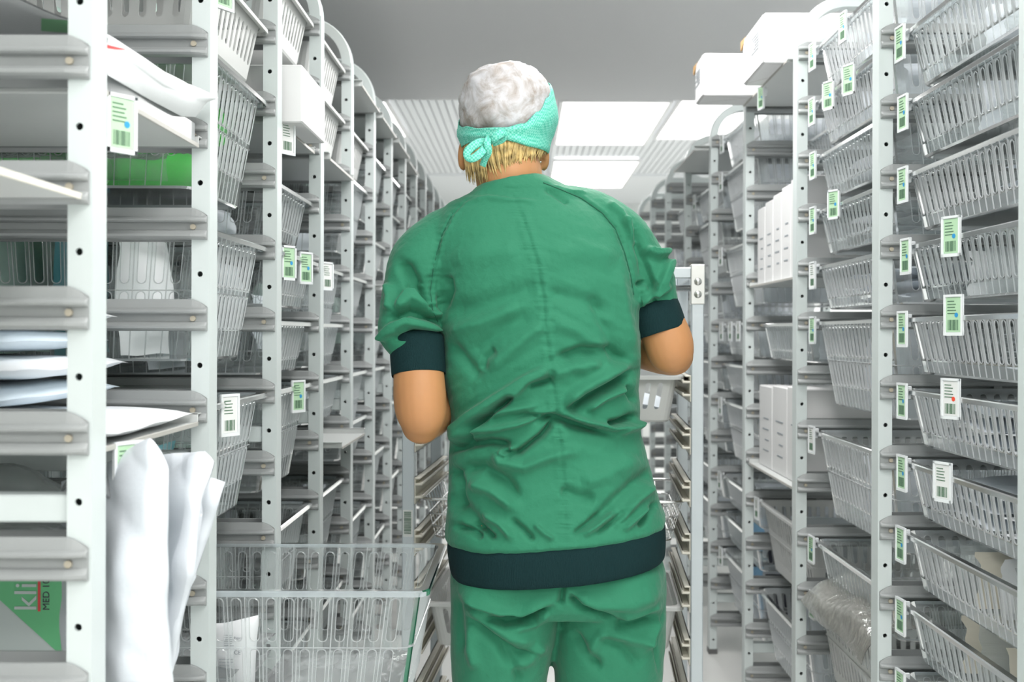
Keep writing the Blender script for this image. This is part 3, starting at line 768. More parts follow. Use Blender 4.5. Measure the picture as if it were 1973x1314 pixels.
# shelf of the bay in front of the first left post
t = thing('shelf', 'grey shelf edge at the far left, in front of the first upright', 'shelf', (LX-.010-.297, .995, lrail(-1)-.0105), 0, 'shelves of the left rack')
t.location.z = lrail(-1)-.018; obj('plate', MB().bbox(-.297, .297, -.1965, .1965, 0, .004, .001), M['shelf'], t); obj('edge_strip', MB().bbox(.2955, .2985, -.1965, .1965, -.001, .006, .0006), M['cream'], t)
# pouches standing at the front of the nearest left bay
def tray():
    pass
tb = shelf('L', 0, 6, 'low grey shelf carrying the big white pouches, nearest left bay', .0)
def pts(rows): return [[at(*p) for p in r] for r in rows]
A = pts([[(120,930,1.40),(190,905,1.36),(250,868,1.31),(292,846,1.285),(312,872,1.28)],
         [(120,990,1.40),(190,960,1.35),(250,930,1.30),(300,905,1.275),(326,905,1.275)],
         [(120,1100,1.40),(190,1080,1.33),(255,1070,1.27),(300,1050,1.26),(325,1040,1.27)],
         [(120,1230,1.40),(190,1220,1.33),(255,1210,1.27),(300,1200,1.265),(326,1195,1.275)],
         [(120,1360,1.40),(190,1352,1.33),(255,1350,1.28),(300,1350,1.27),(338,1345,1.28)],
         [(120,1520,1.40),(190,1510,1.35),(255,1500,1.31),(300,1500,1.30),(330,1500,1.30)]])
tag(link('pouch', droop('pouch', A, M['tyvek'], .030, .0085, 21, 64, True, True)), 'large white pouch standing nearest the aisle post, front of the white pouch bundle', 'pouch', 'white pouch bundle')
B = pts([[(300,880,1.43),(335,875,1.41),(370,873,1.40),(396,874,1.40)],
         [(310,925,1.43),(345,915,1.40),(380,900,1.385),(415,894,1.38)],
         [(312,1000,1.43),(345,1000,1.39),(372,985,1.37),(390,965,1.375)],
         [(312,1100,1.43),(340,1100,1.39),(358,1095,1.37),(374,1085,1.375)],
         [(312,1190,1.43),(332,1190,1.40),(346,1185,1.39),(358,1175,1.39)],
         [(312,1330,1.43),(320,1320,1.41),(328,1310,1.40),(336,1290,1.40)]])
tag(link('pouch', droop('pouch', B, M['tyvek'], .026, .0095, 22, 56, True, True)), 'white pouch with crumpled edge, second of the white pouch bundle', 'pouch', 'white pouch bundle')
C = pts([[(340,935,1.52),(375,925,1.50),(410,922,1.49),(434,930,1.485)],
         [(340,985,1.52),(372,975,1.49),(402,970,1.48),(424,968,1.48)],
         [(340,1060,1.52),(362,1055,1.50),(384,1050,1.49),(402,1040,1.49)],
         [(340,1160,1.52),(354,1150,1.50),(368,1140,1.49),(378,1110,1.49)]])
tag(link('pouch', droop('pouch', C, M['tyvek'], .016, .0065, 23, 40, True, True)), 'small white pouch leaning out farthest, rear of the white pouch bundle', 'pouch', 'white pouch bundle')
# green and white printed packet behind the first upright
y = 1.53
pk = thing('printed_packet', 'green and white printed packet standing behind the first left upright', 'packet', ((50-1011)*y/FPX, y, at(0,1268,y).z))
X = lambda px: (px-50)*y/FPX
Z = lambda py: (1268-py)*y/FPX
mb = MB(); mb.bbox(X(-40), X(136), 0, .05, 0, Z(1000), .004); obj('packet_body', mb, M['grey_print'], pk)
gm = MB(); gm.add([(X(-40), -.0008, Z(1000)), (X(119), -.0008, Z(1000)), (X(122), -.0008, Z(1258)), (X(112), -.0008, Z(1258)), (X(-10), -.0008, Z(1148)), (X(-40), -.0008, Z(1125))], [(5,4,3,2,1,0)])
obj('green_panel', gm, M['green_print'], pk)
rb = MB(); rb.box(X(75), X(80), -.0016, -.0008, Z(1180), Z(1010)); obj('red_line', rb, M['red_print'], pk)
def text_mesh(txt, size):
    cu = bpy.data.curves.new('txt', 'FONT'); cu.body = txt; cu.size = size; cu.extrude = .0003
    o = bpy.data.objects.new('txt', cu); COL.objects.link(o)
    dg = bpy.context.evaluated_depsgraph_get(); dg.update()
    me = bpy.data.meshes.new_from_object(o.evaluated_get(dg), depsgraph=dg)
    bpy.data.objects.remove(o); bpy.data.curves.remove(cu); return me
def text(name, txt, size, m, parent, loc, rot):
    me = text_mesh(txt, size); me.name = name; me.materials.clear(); me.materials.append(m)
    o = link(name, me, parent, loc); o.rotation_euler = rot; return o
text('lettering', 'klin', .044, M['grey_print'], pk, (X(72), -.0014, Z(1180)), (PI/2, -PI/2, 0))
text('small_lettering', 'MED 100', .013, M['dark'], pk, (X(97), -.0014, Z(1178)), (PI/2, -PI/2, 0))
# ---- left rack, bay two
s = basket('L', 1, 1, -4, 'grey', 1, [(.10,'green')], .0)
s = basket('L', 1, 2, -3, 'clear', 2, [])
# green tubing packs inside it
def tubepack(label, loc, r, l, rz):
    t = thing('tubing_pack', label, 'tubing pack', loc, rz, 'green tubing packs')
    mb = MB(); prof = []
    n = 22
    for i in range(n+1):
        xx = -l/2+l*i/n; rr = r*(.93+.07*(i % 2)); prof.append((xx, rr))
    rings = [[(xx, rr*math.cos(2*PI*k/20), r+rr*math.sin(2*PI*k/20)) for k in range(20)] for xx, rr in prof]
    mb.loft(rings, 0, False)
    inner = [[(xx, rr*.82*math.cos(2*PI*k/20), r+rr*.82*math.sin(2*PI*k/20)) for k in range(20)][::-1] for xx, rr in (prof[0], prof[-1])]
    mb.loft(inner, 0, False)
    obj('corrugated_tube', mb, M['green_plastic'], t, True)
    return t
tubepack('bright green corrugated tube, rear one in the tall clear left basket', (-.80, LY[1]+.28, s.z+.010), .034, .26, .06)
tubepack('bright green corrugated tube, end-on in front in the tall clear left basket', (-.72, LY[1]+.14, s.z+.010), .030, .10, 1.2)
tubepack('bright green corrugated tube, nearer the aisle in the tall clear left basket', (-.60, LY[1]+.20, s.z+.010), .032, .14, .25)
tubepack('bright green corrugated tube lying on top in the tall clear left basket', (-.66, LY[1]+.23, s.z+.085), .034, .30, -.08)
g2 = droop('bag', [[(-.95, LY[1]+.12, s.z+.012), (-.80, LY[1]+.10, s.z+.012), (-.65, LY[1]+.09, s.z+.012), (-.56, LY[1]+.10, s.z+.012)],
                   [(-.95, LY[1]+.10, s.z+.05), (-.80, LY[1]+.085, s.z+.05), (-.65, LY[1]+.08, s.z+.05), (-.56, LY[1]+.09, s.z+.045)],
                   [(-.95, LY[1]+.14, s.z+.075), (-.80, LY[1]+.11, s.z+.072), (-.67, LY[1]+.10, s.z+.066), (-.56, LY[1]+.12, s.z+.064)]], M['bag_thin'], .02, .004, 31)
tag(link('bag', g2), 'clear bag round the green tubes in the tall left basket', 'bag')
s = basket('L', 1, 3, -1, 'clear', 2, []); fill(s, 4, ['teal', 'pale green', 'teal', 'paper'], 'stand', 1.12)
s = basket('L', 1, 4, 1, 'clear', 2, [(.22,'plain')]); fill(s, 5, ['pale green', 'teal', 'clear film'], 'stand', .55)
s = basket('L', 1, 5, 3, 'clear', 2, [], .333, 'big clear slotted basket pulled far out into the aisle beside the person', -.012)
# contents of the pulled-out basket
y = 1.80; zb5 = s.z+.006
pc = thing('printed_pouch', 'white printed sterile pouch standing in the pulled-out clear basket', 'pouch', ((462-1011)*y/FPX, y, zb5))
X = lambda px: (px-462)*y/FPX
Z = lambda py: (644-py)*y/FPX+HC-zb5
pp = [[(X(390), .02, Z(1330)), (X(430), .012, Z(1330)), (X(470), .01, Z(1330)), (X(488), .016, Z(1330))],
      [(X(390), .01, Z(1260)), (X(430), .0, Z(1260)), (X(470), .0, Z(1258)), (X(492), .012, Z(1255))],
      [(X(390), .014, Z(1206)), (X(430), .004, Z(1203)), (X(470), .004, Z(1194)), (X(497), .014, Z(1190))]]
link('pouch_body', droop('pouch_body', pp, M['paper'], .018, .0015, 41, 24), pc)
ink = MB(); rng = random.Random(4)
for k in range(7):
    zl = Z(1222+4*k); ink.box(X(437), X(437)+rng.uniform(.012, .022), -.0125, -.0120, zl, zl+.0008)
for k in range(9):
    zl = Z(1268+6*k); ink.box(X(428), X(428)+rng.uniform(.015, .026), -.0125, -.0120, zl, zl+.0008)
obj('printed_lines', ink, M['ink_grey'], pc)
text('lettering', 'Fypro', .006, M['ink_grey'], pc, (X(456), -.0125, Z(1229)), (PI/2, 0, 0))
text('ce_mark', 'CE', .009, M['ink_grey'], pc, (X(456), -.0125, Z(1258)), (PI/2, 0, 0))
fill(s, 3, ['clear film'], 'flat')
# low basket of bay two, behind the pouches, with a printed carton
s = basket('L', 1, 6, 5, 'clear', 1, []); fill(s, 4, ['pale green', 'clear film'], 'flat')
# ---- left rack, bay three
shelf('L', 2, -3, 'grey shelf carrying the white carton, third bay of the left rack', .0)
t3 = bpy.data.objects[[o.name for o in COL.objects if o.get('label') == 'grey shelf carrying the white carton, third bay of the left rack'][0]]
add_label(t3, .306, -.15, .012, PI/2-.55, 'plain')
zc = lrail(-3)-.0215
carton('white carton with open end flap on a high shelf of the left rack', -.93, -.433, 2.156, 2.40, zc, zc+.112, False, None, lines=False)
for b, rows in {2: [(-5,'grey',1,'pale green'),(-2,'clear',1,'clear film'),(-1,'clear',1,'clear film'),(0,'clear',1,'white'),(1,'clear',2,'pale green'),(3,'clear',2,'paper'),(5,'clear',1,'white')],
                3: [(-5,'grey',1,'orange'),(-4,'grey',1,'blue'),(-1,'clear',2,'clear film'),(0,'clear',1,'white'),(1,'clear',1,'blue'),(3,'clear',2,'white'),(5,'clear',1,'white')],
                4: [(-4,'grey',1,'paper'),(-3,'clear',2,'clear film'),(-1,'clear',1,'pale green'),(1,'clear',2,'clear film'),(2,'clear',1,'white'),(4,'clear',2,'pale green'),(6,'clear',1,'white')],
                5: [(-4,'clear',2,'pale green'),(-2,'clear',1,'white'),(0,'clear',2,'clear film'),(1,'clear',1,'white'),(3,'clear',2,'white'),(5,'clear',2,'white')],
                6: [(-4,'clear',1,'white'),(-3,'clear',2,'white'),(-1,'clear',2,'pale green'),(1,'clear',1,'white'),(2,'clear',2,'white'),(4,'clear',2,'white')],
                7: [(-4,'clear',2,'white'),(-2,'clear',1,'white'),(-1,'clear',2,'white'),(1,'clear',2,'white'),(3,'clear',2,'white')],
                8: [(-4,'clear',1,'white'),(-2,'clear',2,'white'),(0,'clear',2,'white'),(2,'clear',2,'white')],
                9: [(-4,'clear',2,'white'),(-2,'clear',2,'white'),(0,'clear',2,'white'),(2,'clear',2,'white')],
                10: [(-4,'clear',2,'white'),(-2,'clear',2,'white'),(0,'clear',2,'white')],
                11: [(-4,'clear',2,'white'),(-2,'clear',2,'white'),(0,'clear',2,'white')]}.items():
    for n, (k, kd, ti, c) in enumerate(rows):
        lb = []
        if b == 2 and k == -1: lb = [(.05,'green'),(.55,'green')]
        if b == 2 and k == 1: lb = [(.5,'green')]
        if b == 3 and k == -1: lb = [(.2,'plain')]
        s = basket('L', b, n+1, k, kd, ti, lb, .012 if b == 2 and k in (-1,) else 0.0)
        if b < 5: fill(s, 4, [c, 'clear film' if c != 'clear film' else 'white'], 'stand', .75)
        elif n % 2 == 0: fill(s, 2, [c], 'stand', .8)
for b, k, pl in ((3, -3, .02), (4, -5, .03), (5, -1, .03), (5, -5, .03), (6, -5, .03), (7, -5, .02), (3, 2, .05)):
    shelf('L', b, k, 'grey shelf at the %s runner from the top, %s bay of the left rack' % (ORD[k+6], ORD[b+1]), pl)
# ------------------------------------------------------------------ transport trolley in front of the person
CY = 2.47
cart = thing('trolley', 'tall open aluminium basket trolley standing in front of the person', 'trolley', (.060, CY, 0), math.radians(-3.8))
CW, CD, CH = .322, .46, 1.325          # half width, depth, height (local, y from 0 = near side)
def cobj(name, mb, m, smooth=False, parent=cart): return obj(name, mb, m, parent, smooth)
for sx in (-1, 1):
    for y0 in (0, CD-.03):
        p = MB(); p.bbox(sx*CW-.0135, sx*CW+.0135, y0, y0+.03, .14, CH-.002, .002); po = cobj('post', p, M['alu'])
        if y0 == 0 and sx == -1:
            st = MB(); st.box(-CW-.011, -CW+.011, -.0012, -.0002, .715, .775, 0)
            rng = random.Random(2); zz = .722
            while zz < .770:
                w = rng.choice((.0008, .0016)); st.box(-CW-.008, -CW+.008, -.0018, -.0011, zz, zz+w, 1); zz += w+rng.choice((.0008, .0015))
            obj('barcode_sticker', st, [M['card_white'], M['ink']], po)
    tb_ = MB(); tb_.bbox(sx*CW-.013, sx*CW+.013, .03, CD-.03, CH-.03, CH-.004, .002); cobj('side_bar', tb_, M['alu'])
    bb_ = MB(); bb_.bbox(sx*CW-.013, sx*CW+.013, .03, CD-.03, .14, .17, .002); cobj('side_bar', bb_, M['alu'])
    # corner bracket with two screws
    br = MB(); br.bbox(sx*CW-.0155, sx*CW+.0155, -.003, .033, CH-.088, CH, .0015); bo = cobj('corner_bracket', br, M['steel'])
    for zz in (CH-.038, CH-.066):
        sc = MB(); rings = [[(sx*CW+r*math.cos(2*PI*k/14), -.003-d, zz+r*math.sin(2*PI*k/14)) for k in range(14)] for r, d in ((.0085, 0), (.0085, .002), (.006, .0045), (.0001, .0052))]
        sc.loft(rings, 0, False); obj('screw', sc, M['steel'], bo, True)
    # runners: cream moulded strips
    for k in range(8):
        z = .235+.1165*k
        r = MB(); xo = sx*(CW-.0135)
        def bx(a, b, z0, z1, y0=.004, y1=CD-.004): r.bbox(min(xo-sx*a, xo-sx*b), max(xo-sx*a, xo-sx*b), y0, y1, z0, z1, .0015)
        bx(0, .003, z-.030, z+.030); bx(0, .020, z+.012, z+.017); bx(0, .020, z-.017, z-.012); bx(.016, .020, z-.017, z-.008); bx(.016, .020, z+.012, z+.021)
        bx(0, .014, z+.026, z+.030)
        cobj('runner', r, M['cream'])
for y0 in (0, CD-.03):
    for z0 in ((CH-.030, .14) if y0 == 0 else (CH-.030, .14)):
        b = MB(); b.bbox(-CW+.0135, CW-.0135, y0+.004, y0+.026, z0, z0+.024, .002); cobj('cross_bar', b, M['alu'])
b = MB(); b.tube([(-CW+.0135, .015, CH-.052), (CW-.0135, .015, CH-.052)], .007, 10); cobj('push_bar', b, M['chrome'], True)
for sx in (-1, 1):
    for y0 in (.015, CD-.015):
        w = MB(); w.bbox(sx*CW-.018, sx*CW+.018, y0-.018, y0+.018, .125, .14, .002); w.bbox(sx*CW-.017, sx*CW-.013, y0-.016, y0+.016, .05, .13, .001); w.bbox(sx*CW+.013, sx*CW+.017, y0-.016, y0+.016, .05, .13, .001)
        wo = cobj('caster', w, M['steel'])
        rr = MB(); rr.loft([[(sx*CW+xx, y0+r*math.cos(2*PI*k/24), .052+r*math.sin(2*PI*k/24)) for k in range(24)] for xx, r in ((-.011, .046), (-.009, .052), (.009, .052), (.011, .046))], 0)
        obj('wheel', rr, M['rubber'], wo, True)
Cm = Matrix.Translation(cart.location) @ Matrix.Rotation(math.radians(-3.8), 4, 'Z')
def cart_basket(label, kind, tier, zr):
    p = Cm @ Vector((0, CD/2, zr-BH[tier]))
    t = thing('basket', label, 'basket', p, math.radians(-3.8), 'baskets on the trolley')
    link('tub', BK[kind, tier][0], t); link('rim', BK[kind, tier][1], t)
    s = Slot(); s.t = t; s.xc, s.yc, s.z = p; s.side = 'L'; s.h = BH[tier]; s.name = label; return s
s1 = cart_basket('grey slotted basket high on the trolley beside the right elbow', 'grey', 1, 1.078)
s2 = cart_basket('grey slotted basket low on the trolley behind the right thigh', 'grey', 1, .560)
s3 = cart_basket('clear slotted basket uppermost on the trolley, behind the right arm', 'clear', 1, 1.195)
for i in range(3):
    p = Cm @ Vector((.20-.1*i, .16+.06*i, 1.078-.100)); pouch('white', 'white packet in the upper grey trolley basket', 'white packets in the upper grey trolley basket', p, (.55, .9, 1.6), (0, 0, .4*i))
p = [[Cm @ Vector((x, y, z)) for x, z in ((-.05, 1.10), (.08, 1.10), (.2, 1.10), (.285, 1.11))] for y in (.06,)]
cbag = [[Cm @ Vector((x, .07+.0*x, 1.115)) for x in (-.05, .08, .2, .285)], [Cm @ Vector((x, .05, 1.17)) for x in (-.06, .08, .2, .292)],
        [Cm @ Vector((x, .06, 1.225)) for x in (-.05, .08, .2, .285)], [Cm @ Vector((x, .10, 1.255+.01*math.sin(30*x))) for x in (-.02, .09, .19, .27)]]
tag(link('bag', droop('bag', cbag, film('blue_white_bag', (.82,.90,.98), .62, rough=.16, bump=(30, .9)), .09, .008, 51)), 'crinkled bluish clear bag at the top of the trolley beside the dark right cuff', 'bag')
p = Cm @ Vector((.20, .10, .462))
mb = MB(); mb.tube([(0,0,.02),(0,0,.03),(0,0,.05),(0,.0,.075),(0,0,.09)], [.022,.028,.024,.027,.012], 14, 0, True)
tag(obj('green_cap_bottle', mb, M['green_plastic'], None, True, p), 'small bright green pack in the low grey trolley basket', 'pack')
# wire basket
wb = thing('wire_basket', 'chrome wire basket on the trolley beside the hip', 'basket', Cm @ Vector((0, CD/2, .70)), math.radians(-3.8))
w = MB()
for z, a, b, r in ((.095, .297, .197, .0035), (.06, .285, .187, .002), (.03, .278, .18, .002), (.004, .27, .172, .0025)):
    pp = rrect(a, b, .03, z, 4); w.tube(pp+[pp[0], pp[1]], r, 6, 0, False)
obj('wire_rim', w, M['chrome'], wb, True)
w = MB()
for k in range(15):
    x = -.25+.5*k/14
    w.tube([(x, -.195, .094), (x, -.172, .002), (x, .172, .002), (x, .195, .094)], .0016, 5)
for k in range(9):
    y = -.15+.3*k/8
    w.tube([(-.295, y, .094), (-.27, y, .004), (.27, y, .004), (.295, y, .094)], .0016, 5)
obj('wire_mesh', w, M['chrome'], wb, True)
# ------------------------------------------------------------------ person
def sm(a, b, x): t = np.clip((x-a)/(b-a), 0, 1); return t*t*(3-2*t)
def mesh_np(me):
    n = len(me.vertices); v = np.empty(n*3); me.vertices.foreach_get('co', v); nn = np.empty(n*3); me.vertices.foreach_get('normal', nn)
    return v.reshape(-1, 3), nn.reshape(-1, 3)
def setv(me, v): me.vertices.foreach_set('co', v.reshape(-1)); me.update()
def smooth_on(me): me.polygons.foreach_set('use_smooth', [True]*len(me.polygons)); me.update()
def chain(mb, pts, n=20):
    """pts: (px, py, d, radius) in a row -> one rounded limb"""
    P = [at(a, b, d) for a, b, d, r in pts]; R = [r for *_, r in pts]
    # resample smoothly
    Q, S = [], []
    for i in range(len(P)-1):
        for k in range(5):
            t = k/5
            g = lambda L, j: L[min(max(j, 0), len(L)-1)]
            cr = lambda a, b, c, d: 0.5*((2*b)+(c-a)*t+(2*a-5*b+4*c-d)*t*t+(3*b-a-3*c+d)*t**3)
            Q.append(cr(g(P,i-1), g(P,i), g(P,i+1), g(P,i+2))); S.append(max(.003, cr(g(R,i-1), g(R,i), g(R,i+1), g(R,i+2))))
    Q.append(P[-1]); S.append(R[-1])
    mb.tube(Q, S, n, 0, True, 1.0, True)
def chain3(mb, pts, n=14):
    mb.tube([p for p, r in pts], [r for p, r in pts], n, 0, True, 1.0, True)
TD = 1.95                                     # distance of the trunk's middle from the lens
def section(y, xl, xr, b, d=TD, tilt=0.0, n=48, ex=2.35, bf=None, ty=0.0):
    c = (at(xl, y, d)+at(xr, y, d))/2; a = (xr-xl)/2*d/FPX; r = []
    for k in range(n):
        t = 2*PI*k/n; cs, sn = math.cos(t), math.sin(t)
        x = a*abs(cs)**(2/ex)*math.copysign(1, cs); bb = (bf if (bf and sn > 0) else b)
        yy = bb*abs(sn)**(2/ex)*math.copysign(1, sn)
        r.append((c.x+x, c.y+yy, c.z+tilt*x+ty*yy))
    return r
HTILT = (1045-1012)/420.0
# --- skin body (one surface)
mb = MB()
hc = at(975, 232, 1.985)
mb.ellipsoid(hc, (.073, .092, .088), 28, 18)
mb.ellipsoid(hc+Vector((0, .030, -.075)), (.054, .066, .062), 24, 16)     # face and jaw
mb.ellipsoid(hc+Vector((0, .088, -.112)), (.026, .020, .020), 14, 10)     # chin
mb.tube([hc+Vector((0, .094, -.020)), hc+Vector((0, .110, -.052)), hc+Vector((0, .112, -.060))], [.007, .011, .009], 10, 0, True, 1, True)   # nose
for sx in (-1, 1): mb.ellipsoid(hc+Vector((sx*.036, .080, -.050)), (.020, .018, .016), 12, 8)
mb.tube([hc+Vector((-.020, .097, -.085)), hc+Vector((0, .104, -.084)), hc+Vector((.020, .097, -.085))], .006, 8, 0, True, 1, True)
for px, py, d, s in ((896, 296, 1.985, -1), (1043, 296, 1.985, 1)):       # ears
    e = at(px, py, d)
    M4 = Matrix.Translation(e) @ Matrix.Rotation(s*.35, 4, 'Z') @ Matrix.Rotation(s*-.12, 4, 'Y')
    mb.ellipsoid((-s*-.002,0,0), (.0095, .021, .032), 16, 12, 0, M4)
    mb.ellipsoid((0,-.004,-.022), (.0075, .009, .010), 12, 8, 0, M4)
    mb.ellipsoid((-s*.010, .006, 0), (.012, .010, .020), 12, 8, 0, M4)
chain(mb, [(976, 262, 1.975, .058), (977, 318, 1.960, .0585), (982, 355, 1.95, .058), (990, 420, 1.965, .045)])
def inset(y, xl, xr, b, dx=22, **k): return section(y, xl+dx, xr-dx, b-.02, **k)
TS = [(392,862,1140,.070),(420,838,1178,.085),(450,822,1206,.096),(490,822,1224,.106),(540,832,1230,.111),(600,846,1233,.112),(660,851,1233,.110),(720,855,1233,.107),
      (770,864,1231,.105),(810,870,1232,.104),(850,868,1240,.106),(900,865,1252,.110),(950,865,1266,.116),(990,862,1275,.126),(1010,858,1283,.131)]
mb.loft([inset(*t) for t in TS]+[inset(1080, 872, 1280, .125), inset(1130, 885, 1275, .118)], 0, True)
for pts_ in ([(915,435,1.95,.030),(862,480,1.95,.022),(824,530,1.95,.018),(806,600,1.935,.018),(804,650,1.905,.032),(806,690,1.895,.0405),(809,760,1.88,.0450),(812,800,1.875,.0425),(812,818,1.882,.0345)],
             [(1075,435,1.95,.030),(1140,458,1.95,.02),(1190,500,1.95,.018),(1236,552,1.95,.018),(1258,585,1.945,.030),(1268,610,1.945,.0400),(1285,650,1.94,.0430),(1293,675,1.94,.0415),(1297,684,1.95,.036)]):
    chain(mb, pts_)
chain(mb, [(812,812,1.885,.0365),(828,800,1.93,.0400),(846,780,1.99,.0400),(880,762,2.09,.031),(935,742,2.15,.0255),(960,735,2.165,.024)])
chain(mb, [(1297,684,1.95,.0365),(1272,676,1.99,.0405),(1235,668,2.06,.0385),(1175,655,2.15,.029),(1130,645,2.19,.0245),(1118,642,2.20,.024)])
# legs and feet
def leg(pts_): chain3(mb, [(Vector(p), r) for p, r in pts_])
LGX, RGX = at(966, 1200, 1.96).x, at(1177, 1200, 1.96).x
for gx in (LGX, RGX):
    o_ = .0
    leg([((gx, 1.955, .74), .080), ((gx, 1.96, .62), .076), ((gx, 1.965, .48), .055), ((gx, 1.975, .40), .050), ((gx, 1.955, .30), .052), ((gx, 1.96, .14), .036), ((gx, 1.965, .07), .036)])
    leg([((gx, 1.94, .045), .032), ((gx, 2.03, .040), .036), ((gx, 2.11, .030), .026)])
# hands: palm, four bent fingers of their own length, thumb from the side of the palm
def hand(wrist, fwd, side, nrm):
    """fwd: wrist to knuckles ; side: towards the thumb ; nrm: out of the back of the hand"""
    w = Vector(wrist); f = Vector(fwd).normalized(); s = Vector(side); s = (s-f*s.dot(f)).normalized(); n = f.cross(s)
    if n.dot(Vector(nrm)) < 0: n = -n
    for q in (-.026, -.009, .009, .026):
        chain3(mb, [(w+f*.004+s*q*.55, .016), (w+f*.045+s*q*.9, .0145), (w+f*.086+s*q, .0115)], 10)
    for q, L, r in ((.029, .070, .0082), (.0095, .079, .0086), (-.010, .073, .0082), (-.029, .057, .0072)):
        k0 = w+f*.086+s*q*1.04; d1 = (f*.93-n*.36+s*q*2.0).normalized(); d2 = (f*.62-n*.78).normalized(); d3 = (f*.25-n*.97).normalized()
        k1 = k0+d1*L*.48; k2 = k1+d2*L*.31; k3 = k2+d3*L*.21
        chain3(mb, [(k0, r*1.12), (k1, r*1.02), (k2, r*.95), (k3, r*.82)], 10)
    t0 = w+f*.022+s*.028-n*.004; t1 = t0+(f*.55+s*.75-n*.30).normalized()*.040; t2 = t1+(f*.85+s*.30-n*.42).normalized()*.030; t3 = t2+(f*.92-s*.10-n*.38).normalized()*.022
    chain3(mb, [(t0, .0145), (t1, .0118), (t2, .0102), (t3, .0085)], 10)
lw, rw = at(960, 735, 2.165), at(1118, 642, 2.20)
hand(lw, (.72, .58, .22), (-.2, .3, .9), (-.45, .75, .3))
hand(rw, (-.78, .55, .10), (.1, .2, 1), (.5, .8, .2))
body = evalmesh(mb, [('REMESH', dict(mode='VOXEL', voxel_size=.0042)), ('SMOOTH', dict(factor=.5, iterations=4))], 'person', [M['skin']])
smooth_on(body)
person = tag(link('person', body), 'person seen from behind in green scrubs and a white and green cap, elbows bent', 'person')
# eyes, brows, lips (face looks away from the camera)
for sx in (-1, 1):
    e = MB(); e.ellipsoid(hc+Vector((sx*.033, .0905, -.046)), (.0110, .0078, .0055), 14, 10); e2 = obj('eye', e, M['eye'], person, True)
    e = MB(); e.ellipsoid(hc+Vector((sx*.033, .0970, -.046)), (.0048, .0022, .0048), 12, 8); obj('iris', e, M['dark'], e2, True)
    e = MB(); e.tube([hc+Vector((sx*.018, .098, -.028)), hc+Vector((sx*.034, .0985, -.023)), hc+Vector((sx*.050, .086, -.028))], [.002, .0032, .0018], 8, 0, True, 1, True); obj('eyebrow', e, M['hair'], person, True)
e = MB(); e.tube([hc+Vector((-.019, .101, -.085)), hc+Vector((0, .109, -.084)), hc+Vector((.019, .101, -.085))], [.002, .0055, .002], 8, 0, True, .8, True); obj('lips', e, M['lip'], person, True)
# ---- fold painting: ridges and valleys given as strokes, pushed into the cloth as real relief
def strokes(v, n, D, st, dirn=(0,-1,0), lim=.05):
    """st: (points in px, width px, height mm, sharp side) ; acts on cloth facing the lens"""
    px = 1011+v[:,0]*FPX/v[:,1]; py = 644-(v[:,2]-HC)*FPX/v[:,1]
    facing = sm(lim, .45, -n[:,1])
    h = np.zeros(len(v))
    for pl, w, hgt, sharp in st:
        best = np.full(len(v), 1e9); side = np.zeros(len(v)); tt = np.zeros(len(v)); L = len(pl)-1
        for i in range(L):
            ax, ay = pl[i]; bx, by = pl[i+1]; dx, dy = bx-ax, by-ay; l2 = dx*dx+dy*dy
            t = np.clip(((px-ax)*dx+(py-ay)*dy)/l2, 0, 1)
            qx, qy = ax+t*dx-px, ay+t*dy-py; d = np.hypot(qx, qy)
            s = np.sign((px-ax)*dy-(py-ay)*dx)
            m = d < best; best = np.where(m, d, best); side = np.where(m, s, side); tt = np.where(m, (i+t)/L, tt)
        w = w*.82
        ww = w*np.where(side*sharp > 0, .45, 1.15) if sharp else w
        taper = np.minimum(1, np.minimum(tt/.18+.15, (1-tt)/.18+.15))
        h += hgt*.001*taper*np.exp(-(best/ww)**2)
    return h*facing
def noise_np(v, seed, f):
    rng = np.random.RandomState(seed); h = np.zeros(len(v))
    for i in range(14):
        k = rng.normal(size=3); k = k/np.linalg.norm(k)*f*(.6+1.6*rng.rand()); h += np.sin(v@k+rng.rand()*6.28)/14
    return h
# ---- smock
mb = MB()
top = [section(350, 916, 1046, .064, 1.945, .20), section(364, 902, 1078, .068, 1.945, .13), section(378, 882, 1115, .070, 1.947, .06)]
TS2 = [(y, a, b_, c+.010) for y, a, b_, c in TS]
rings = [section(y, a, b_, c, tilt=(HTILT*sm(860, 1015, y) if y > 860 else 0), ty=.11*sm(900, 1010, y)) for y, a, b_, c in TS2]
end = [section(1022, 862, 1280, .128, tilt=HTILT, ty=.11), section(1032, 884, 1262, .112, tilt=HTILT, ty=.11)]
mb.loft(top+rings+end, 0, True)
chain(mb, [(912,424,1.95,.042),(862,462,1.945,.056),(818,508,1.935,.0615),(797,560,1.925,.0515),(790,600,1.915,.0540),(786,638,1.905,.0515),(795,668,1.90,.0420)], 28)
chain(mb, [(1062,402,1.95,.043),(1124,424,1.95,.0575),(1184,464,1.95,.0615),(1222,512,1.95,.0570),(1246,548,1.948,.0520),(1262,576,1.946,.0420)], 28)
smk = evalmesh(mb, [('REMESH', dict(mode='VOXEL', voxel_size=.0042)), ('SMOOTH', dict(factor=.5, iterations=7)), ('SUBSURF', dict(levels=1, render_levels=1))], 'smock', [M['smock'], M['seamline']])
v, n = mesh_np(smk)
